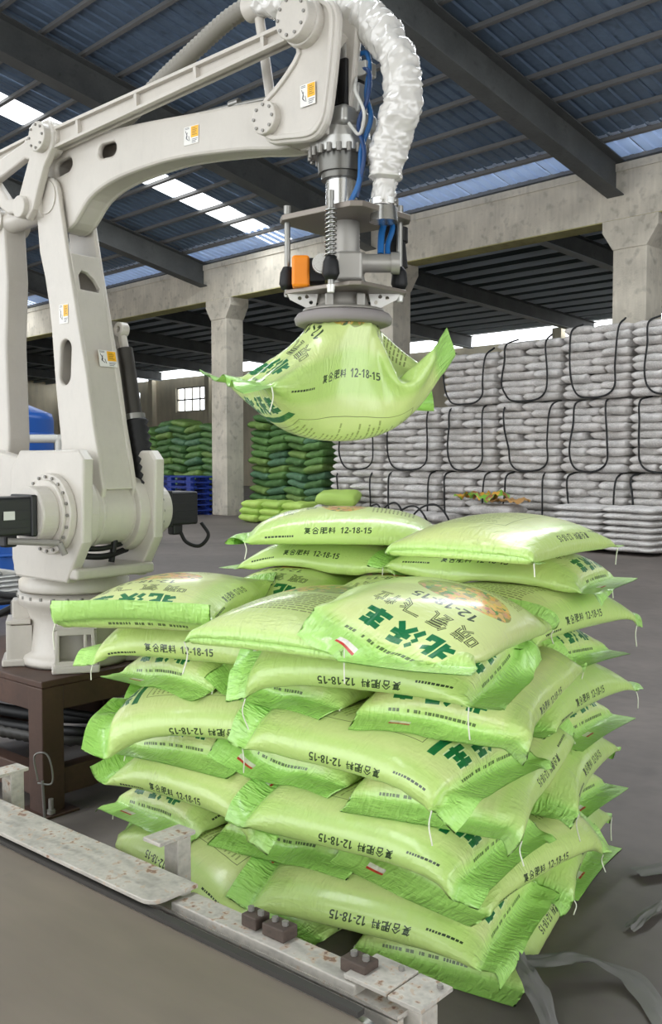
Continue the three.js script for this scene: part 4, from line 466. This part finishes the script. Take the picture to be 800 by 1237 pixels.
// position-based cloth. o: x, z, yaw, flip (face down), cap (height of the press), fill, lift (two accelerations on the sewn ends), hang
function settle(o) {
  const { W, L, flap } = BAG, nu = 48, nv = 42, n = nu * (nv + 1), P = new Float64Array(n * 3), Q = new Float64Array(n * 3), A = new Float64Array(n * 3), r = rng(o.seed), id = (i, j) => j * nu + ((i % nu) + nu) % nu;
  const ca = Math.cos(o.yaw), sa = Math.sin(o.yaw), y0 = o.y0, jf = Math.round(flap / L * nv), nz = noise3(o.seed), off = r() * 50;
  for (let j = 0; j <= nv; j++) for (let i = 0; i < nu; i++) {
    const u = i / nu, top = u < 0.5, z = top ? W / 2 - 2 * u * W : -W / 2 + (2 * u - 1) * W, x = (j / nv - 0.5) * L, inner = j > jf && j < nv - jf, q = Math.sqrt(Math.max(0, 1 - (2 * z / W) ** 2)), e = Math.min(1, Math.max(0, (Math.min(j, nv - j) - jf) / 6));
    const y = (inner ? (top ? 1 : -1) * 0.045 * q * Math.sqrt(e) : 0) + 0.006 * nz(x * 9, z * 9, off), zz = z * (inner ? 1 - 0.1 * e : 1);
    const k = id(i, j) * 3, X = x * (1 - 0.02 * e), s = o.flip ? -1 : 1, Z = zz * s, Y = y * s; P[k] = o.x + X * ca + Z * sa; P[k + 1] = y0 + Y; P[k + 2] = o.z - X * sa + Z * ca;
  }
  Q.set(P);
  const E = []; const dv = L / nv, du = 2 * W / nu;
  const edge = (a, b, len, k, kc) => E.push([a, b, len, k, kc]);
  for (let j = 0; j <= nv; j++) for (let i = 0; i < nu; i++) {
    const fl = j <= jf || j >= nv - jf;
    edge(id(i, j), id(i + 1, j), du, 1, 0.55); if (j < nv) { edge(id(i, j), id(i, j + 1), dv, 1, 0.55); edge(id(i, j), id(i + 1, j + 1), Math.hypot(du, dv), 0.35, 0.05); edge(id(i + 1, j), id(i, j + 1), Math.hypot(du, dv), 0.35, 0.05); }
    const fold = i === nu - 1 || i === nu / 2 - 1; if (!(fl && fold)) edge(id(i, j), id(i + 2, j), 2 * du, 0.02, fl ? 0.3 : 0.1); if (j < nv - 1) edge(id(i, j), id(i, j + 2), 2 * dv, 0.02, fl ? 0.35 : 0.1);
  }
  for (let k = E.length - 1; k > 0; k--) { const m = Math.floor(r() * (k + 1)); [E[k], E[m]] = [E[m], E[k]]; }
  const ea = Int32Array.from(E, (e) => e[0] * 3), eb = Int32Array.from(E, (e) => e[1] * 3), el = Float64Array.from(E, (e) => e[2]), es = Float64Array.from(E, (e) => e[3]), ec = Float64Array.from(E, (e) => e[4]);
  const V0 = (o.fill ?? 1) * 0.0395, steps = o.steps ?? 110, pins = [];
  if (o.hang) for (let j = 0; j <= nv; j++) for (let i = 0; i < nu; i++) { const k = id(i, j) * 3; if (i < nu / 2 === !o.flip && Math.hypot(P[k] - o.hang[0], P[k + 2] - o.hang[2]) < o.hang[3]) pins.push([k, P[k], P[k + 2]]); }
  const dt = 1 / 60;
  for (let st = 0; st < steps; st++) {
    let vol = 0, yt = -9, cx = o.x, cy = y0, cz = o.z; A.fill(0); const fr = st / steps;
    for (let k = 1; k < n * 3; k += 3) if (P[k] > yt) yt = P[k];
    for (let j = jf; j < nv - jf; j++) for (let i = 0; i < nu; i++) {
      const a = id(i, j) * 3, b = id(i + 1, j) * 3, c = id(i, j + 1) * 3, d = id(i + 1, j + 1) * 3;
      const ux = P[d] - P[a], uy = P[d + 1] - P[a + 1], uz = P[d + 2] - P[a + 2], vx = P[c] - P[b], vy = P[c + 1] - P[b + 1], vz = P[c + 2] - P[b + 2];
      const nx = (uy * vz - uz * vy) / 2, ny = (uz * vx - ux * vz) / 2, nn = (ux * vy - uy * vx) / 2, mx = (P[a] + P[b] + P[c] + P[d]) / 4 - cx, my = (P[a + 1] + P[b + 1] + P[c + 1] + P[d + 1]) / 4, mz = (P[a + 2] + P[b + 2] + P[c + 2] + P[d + 2]) / 4 - cz;
      vol += (nx * mx + ny * (my - cy) + nn * mz) / 3;
      const hs = yt - my; for (const q of [a, b, c, d]) { A[q] += nx * hs; A[q + 1] += ny * hs; A[q + 2] += nn * hs; }
      // first pass keeps normals in the accumulators split: hydrostatic part in A, uniform part in the normal field
      NRM[a] += nx; NRM[a + 1] += ny; NRM[a + 2] += nn; NRM[b] += nx; NRM[b + 1] += ny; NRM[b + 2] += nn; NRM[c] += nx; NRM[c + 1] += ny; NRM[c + 2] += nn; NRM[d] += nx; NRM[d + 1] += ny; NRM[d + 2] += nn;
    }
    const sg = Math.sign(vol) || 1, pr = Math.max(-0.2, Math.min(1.2, V0 / Math.max(1e-4, Math.abs(vol)) - 1)), hyd = o.hyd ?? (o.hang ? 30000 : 36000), pk = (o.pk ?? 90000) * pr, grav = o.grav ?? 9.8;
    for (let k = 0; k < n; k++) {
      const q = k * 3, j = Math.floor(k / nu), end = j <= jf ? 0 : j >= nv - jf ? 1 : -1;
      let ax = sg * (A[q] * hyd + NRM[q] * pk), ay = sg * (A[q + 1] * hyd + NRM[q + 1] * pk) - grav, az = sg * (A[q + 2] * hyd + NRM[q + 2] * pk); NRM[q] = NRM[q + 1] = NRM[q + 2] = 0;
      if (end >= 0 && o.lift) { ay += o.lift[end * 2]; az += 0; const s = o.lift[end * 2 + 1] ?? 0; ax += sa * s; az += ca * s; if (o.twist) { const zl = (P[q] - o.x) * sa + (P[q + 2] - o.z) * ca; ay += o.twist[end] * zl; ax -= sa * o.twist[end] * (P[q + 1] - y0) * 0.5; az -= ca * o.twist[end] * (P[q + 1] - y0) * 0.5; } if (o.pull) { const p = o.pull[end] * (end ? 1 : -1); ax += ca * p; az -= sa * p; } }
      const lim = 260, m = Math.hypot(ax, ay, az); if (m > lim) { ax *= lim / m; ay *= lim / m; az *= lim / m; }
      const dmp = 0.94; for (let c = 0; c < 3; c++) { const v = (P[q + c] - Q[q + c]) * dmp; Q[q + c] = P[q + c]; P[q + c] += Math.max(-0.02, Math.min(0.02, v)) + [ax, ay, az][c] * dt * dt; }
    }
    const cap = o.cap ? o.cap + (1 - Math.min(1, fr * 1.7)) * 0.08 : 1e9;
    for (let it = 0; it < 9; it++) {
      for (let k = 0; k < ea.length; k++) { const a = ea[k], b = eb[k], dx = P[b] - P[a], dy = P[b + 1] - P[a + 1], dz = P[b + 2] - P[a + 2], d = Math.sqrt(dx * dx + dy * dy + dz * dz) + 1e-9, df = d - el[k], g = 0.5 * df / d * (df > 0 ? es[k] : ec[k]); P[a] += dx * g; P[a + 1] += dy * g; P[a + 2] += dz * g; P[b] -= dx * g; P[b + 1] -= dy * g; P[b + 2] -= dz * g; }
      for (let j = 0; j <= nv; j++) if (j <= jf || j >= nv - jf) for (let i = 1; i < nu / 2; i++) { const a = id(i, j) * 3, b = id(nu - i, j) * 3; for (let c = 0; c < 3; c++) P[a + c] = P[b + c] = (P[a + c] + P[b + c]) / 2; }
      if (it % 3 === 2) {
        let mx = 0, mz = 0; for (let q = 0; q < n * 3; q += 3) { mx += P[q]; mz += P[q + 2]; } mx = o.x - mx / n; mz = o.z - mz / n; if (!o.hang) for (let q = 0; q < n * 3; q += 3) { P[q] += mx; P[q + 2] += mz; Q[q] += mx; Q[q + 2] += mz; }
        for (let q = 0; q < n * 3; q += 3) { const j = q / 3 / nu; let g = ground(P[q], P[q + 2]); if (o.bed !== undefined && !o.free && j > jf + 1 && j < nv - jf - 1) g = Math.min(g, o.bed + 0.03); if (o.bed !== undefined && P[q] < 0.05 && P[q] > (o.free ? -1.75 : -1.6) && P[q + 2] < (o.free ? 0.36 : 0.1) && P[q + 2] > -1.32) g = Math.max(g, o.bed - 0.015); g += 0.004; if (P[q + 1] > cap) P[q + 1] = cap; if (P[q + 1] < g) { P[q + 1] = Math.min(g, P[q + 1] + 0.03); Q[q] += (P[q] - Q[q]) * 0.6; Q[q + 2] += (P[q + 2] - Q[q + 2]) * 0.6; Q[q + 1] = P[q + 1]; } }
        for (const [k, x, z] of pins) { P[k] = x; P[k + 1] = o.hang[1]; P[k + 2] = z; }
      }
    }
  }
  if (!o.hang) raise(P, nu, nv);
  return { P, nu, nv, jf };
}
const NRM = new Float64Array(60 * 60 * 3);
// cubic resampling of the settled grid to twice the density, a sheet's thickness in the sewn ends, uv over the print
function bagGeometry({ P, nu, nv, jf }, base, turn = 0) {
  const U = nu * 2, Vn = nv * 2, at = (i, j, c) => P[(Math.max(0, Math.min(nv, j)) * nu + ((i % nu) + nu) % nu) * 3 + c], cub = (a, b, c, d, t) => b + 0.5 * t * (c - a + t * (2 * a - 5 * b + 4 * c - d + t * (3 * (b - c) + d - a)));
  const pos = new Float32Array((U + 1) * (Vn + 1) * 3), uv = new Float32Array((U + 1) * (Vn + 1) * 2), idx = [];
  for (let J = 0; J <= Vn; J++) for (let I = 0; I <= U; I++) {
    const i = I >> 1, j = J >> 1, s = (I & 1) / 2, t = (J & 1) / 2, k = J * (U + 1) + I;
    for (let c = 0; c < 3; c++) { const row = (jj) => (s ? cub(at(i - 1, jj, c), at(i, jj, c), at(i + 1, jj, c), at(i + 2, jj, c), s) : at(i, jj, c)); pos[k * 3 + c] = (t ? cub(row(j - 1), row(j), row(j + 1), row(j + 2), t) : row(j)) - base[c]; }
    uv[k * 2] = I / U + turn; uv[k * 2 + 1] = 1 - J / Vn;
    if (I < U && J < Vn) idx.push(k, k + U + 1, k + 1, k + 1, k + U + 1, k + U + 2);
  }
  const g = new THREE.BufferGeometry(); g.setAttribute('position', new THREE.BufferAttribute(pos, 3)); g.setAttribute('uv', new THREE.BufferAttribute(uv, 2)); g.setIndex(idx); g.computeVertexNormals();
  const nr = g.attributes.normal; for (let J = 0; J <= Vn; J++) { const a = J * (U + 1), b = a + U, x = nr.getX(a) + nr.getX(b), y = nr.getY(a) + nr.getY(b), z = nr.getZ(a) + nr.getZ(b), m = Math.hypot(x, y, z) || 1; for (const q of [a, b]) nr.setXYZ(q, x / m, y / m, z / m); }
  for (let J = 0; J <= Vn; J++) { const e = J <= 2 * jf + 1 || J >= Vn - 2 * jf - 1; if (e) for (let I = 0; I <= U; I++) { const k = J * (U + 1) + I, d = 0.0012; pos[k * 3] += nr.getX(k) * d; pos[k * 3 + 1] += nr.getY(k) * d; pos[k * 3 + 2] += nr.getZ(k) * d; } }
  return g;
}
function addBag(o, name, label, category, group) {
  const s = settle(o), base = [o.x, o.by ?? o.y0 - 0.1, o.z], geo = bagGeometry(s, base, o.hang ? 0 : (Math.cos(o.yaw) + Math.sin(o.yaw) > 0 ? -1 : 1) * 0.03)
   , t = thing(name, label, category, base, 0, group);
  mesh('bag_body', geo, FILM[o.seed % 4], t);
  // loose ends of the sewing thread at the corners of the seams
  const r = rng(o.seed + 99);
  for (const [j, i] of [[s.jf, 0], [s.jf, s.nu / 2], [s.nv - s.jf, 0], [s.nv - s.jf, s.nu / 2]]) {
    if (r() < 0.35) continue; const k = (j * s.nu + i) * 3, p = V(s.P[k] - base[0], s.P[k + 1] - base[1], s.P[k + 2] - base[2]), l = 0.03 + r() * 0.07, w = () => (r() - 0.5) * 0.02;
    const low = Math.max(0.004, 0) - base[1]; mesh('sewing_thread', tube([p, V(p.x + w(), Math.max(low, p.y - l * 0.4), p.z + w()), V(p.x + w(), Math.max(low, p.y - l), p.z + w())], 0.0022, 8, 5), THREAD, t);
  }
  return t;
}
// ---------------------------------------------------------------- the pile: eight pressed layers of five, each turned against the one below, and the loose top bags
const T = 0.125, TR = 0.137, D = Math.PI / 180, UP = 90 * D;
const pileSeed = rng(41), jit = (a) => (pileSeed() - 0.5) * 2 * a;
const ROWN = ['ground', 'second', 'third', 'fourth', 'fifth', 'sixth', 'seventh', 'eighth', 'top'];
const FLIPS = { fl: [0, 1, 0, 0, 0, 1, 0, 0], fr: [0, 1, 0, 1, 0, 1, 0, 1] };
let bagNo = 0;
function pileBag(o, label) { o.seed = 100 + bagNo++; o.lift = o.lift ?? [jit(9), jit(5), jit(9), jit(5)]; return addBag(o, 'fertilizer_bag', label, 'bag', 'fertiliser bags on the pile'); }
for (let n = 1; n <= 8; n++) {
  const base = { fill: n % 2 ? 1.02 : 1.13, y0: (n - 0.5) * T + 0.16, cap: n * T + 0.006 + jit(0.005), bed: (n - 1) * T, by: (n - 1) * T }, rear = { ...base, y0: (n - 0.5) * TR + 0.16, cap: n * TR + 0.006, bed: (n - 1) * TR, by: (n - 1) * TR }, put = (x, z, yaw, label, flip) => pileBag({ ...(z < -0.7 ? rear : base), ...(yaw === 0 && x < -1 ? { lift: [9 + jit(2), jit(5), jit(9), jit(5)] } : {}), x: x + jit(0.026), z: z + jit(0.026), yaw: yaw + jit(4 * D), flip: !!flip }, label), row = `${ROWN[n - 1]} layer`;
  if (n % 2) {
    put(-1.13, -1.02, 0, `green fertiliser bag hidden at the rear of the ${row}, robot side`); put(-0.44, -1.02, Math.PI, `green bag in ${row}, sewn end facing the open floor behind the corner bag`);
    put(-1.22, -0.42, UP, `green bag, ${row}, end on, nearest the robot table`, n % 4 === 1); put(-0.75, -0.43, UP, `green bag, ${row}, end on, in the middle of the front`, n % 4 === 3); put(-0.225, -0.42, UP, `green bag, ${row}, end on at the front corner, long side to the open floor`, n === 1 || n === 5);
  } else {
    put(-1.26, -0.84, UP, `green fertiliser bag hidden in the rear of the ${row}, robot side`); put(-0.75, -0.84, UP, `green fertiliser bag hidden in the rear of the ${row}, middle`); put(-0.235, -0.86, -UP, `green fertiliser bag in ${row}, long side to the open floor, at the rear`);
    put(-1.11, -0.165, 0, `green bag, ${row}, long printed side to the front, nearest the robot table`, FLIPS.fl[n - 1]); put(-0.43, -0.155, Math.PI, `green fertiliser bag in ${row}, long printed side to the front, at the front corner`, FLIPS.fr[n - 1]);
  }
}
const top = { y0: 8.5 * T + 0.17, bed: 8 * T, by: 8 * T, free: true, fill: 0.97, steps: 130 };
pileBag({ ...top, x: -1.13, z: -1.0, yaw: 0.04, flip: false, y0: 8.5 * TR + 0.17, bed: 8 * TR, by: 8 * TR }, 'green fertiliser bag mostly covered by the pictured bag at the rear of the pile top');
pileBag({ ...top, x: -0.4, z: -1.0, yaw: Math.PI - 0.06, flip: false, y0: 8.5 * TR + 0.17, bed: 8 * TR, by: 8 * TR, free: false, cap: 9 * TR + 0.03 }, 'green fertiliser bag under the highest bag, sewn end towards the open floor');
pileBag({ ...top, x: -1.3, z: -0.12, yaw: UP + 22 * D, flip: false, lift: [11, 0, 0, 0] }, 'green bag on the pile top turned askew, sewn end jutting towards the robot table');
pileBag({ ...top, x: -0.63, z: -0.1, yaw: -UP + 4 * D, flip: false, lift: [0, 0, 6, 0] }, 'green fertiliser bag on the pile top between the askew bag and the big-print bag');
pileBag({ ...top, x: -0.24, z: -0.16, yaw: UP + 3 * D, flip: false, lift: [4, 0, 0, 0] }, 'green fertiliser bag at the front corner of the pile top, large green characters upside down');
const high = { ...top, y0: 9.6 * TR + 0.2, bed: 9 * TR, by: 9 * TR };
pileBag({ ...high, x: -1.0, z: -0.84, yaw: 0.1, flip: false }, 'green fertiliser bag with harvest picture and grade print at the rear of the pile top');
pileBag({ ...high, x: -0.27, z: -0.74, yaw: -UP - 2 * D, flip: true, lift: [0, 0, 5, 0] }, 'highest green fertiliser bag of the pile, framed small print facing up');
// the bag the gripper holds, sagging round its load
pileBag({ x: GP.x, z: GP.z, y0: 1.99, by: 1.66, yaw: 1.08, flip: false, fill: 1.24, steps: 150, hang: [GP.x, 2.026, GP.z, 0.135], grav: 3.5, hyd: 15000, pk: 120000, lift: [3.8, 0, 6, 0], pull: [12, 5], twist: [-15, 30] }, 'green fertiliser bag hanging from the suction gripper above the pile');
renderer.render(scene, camera);
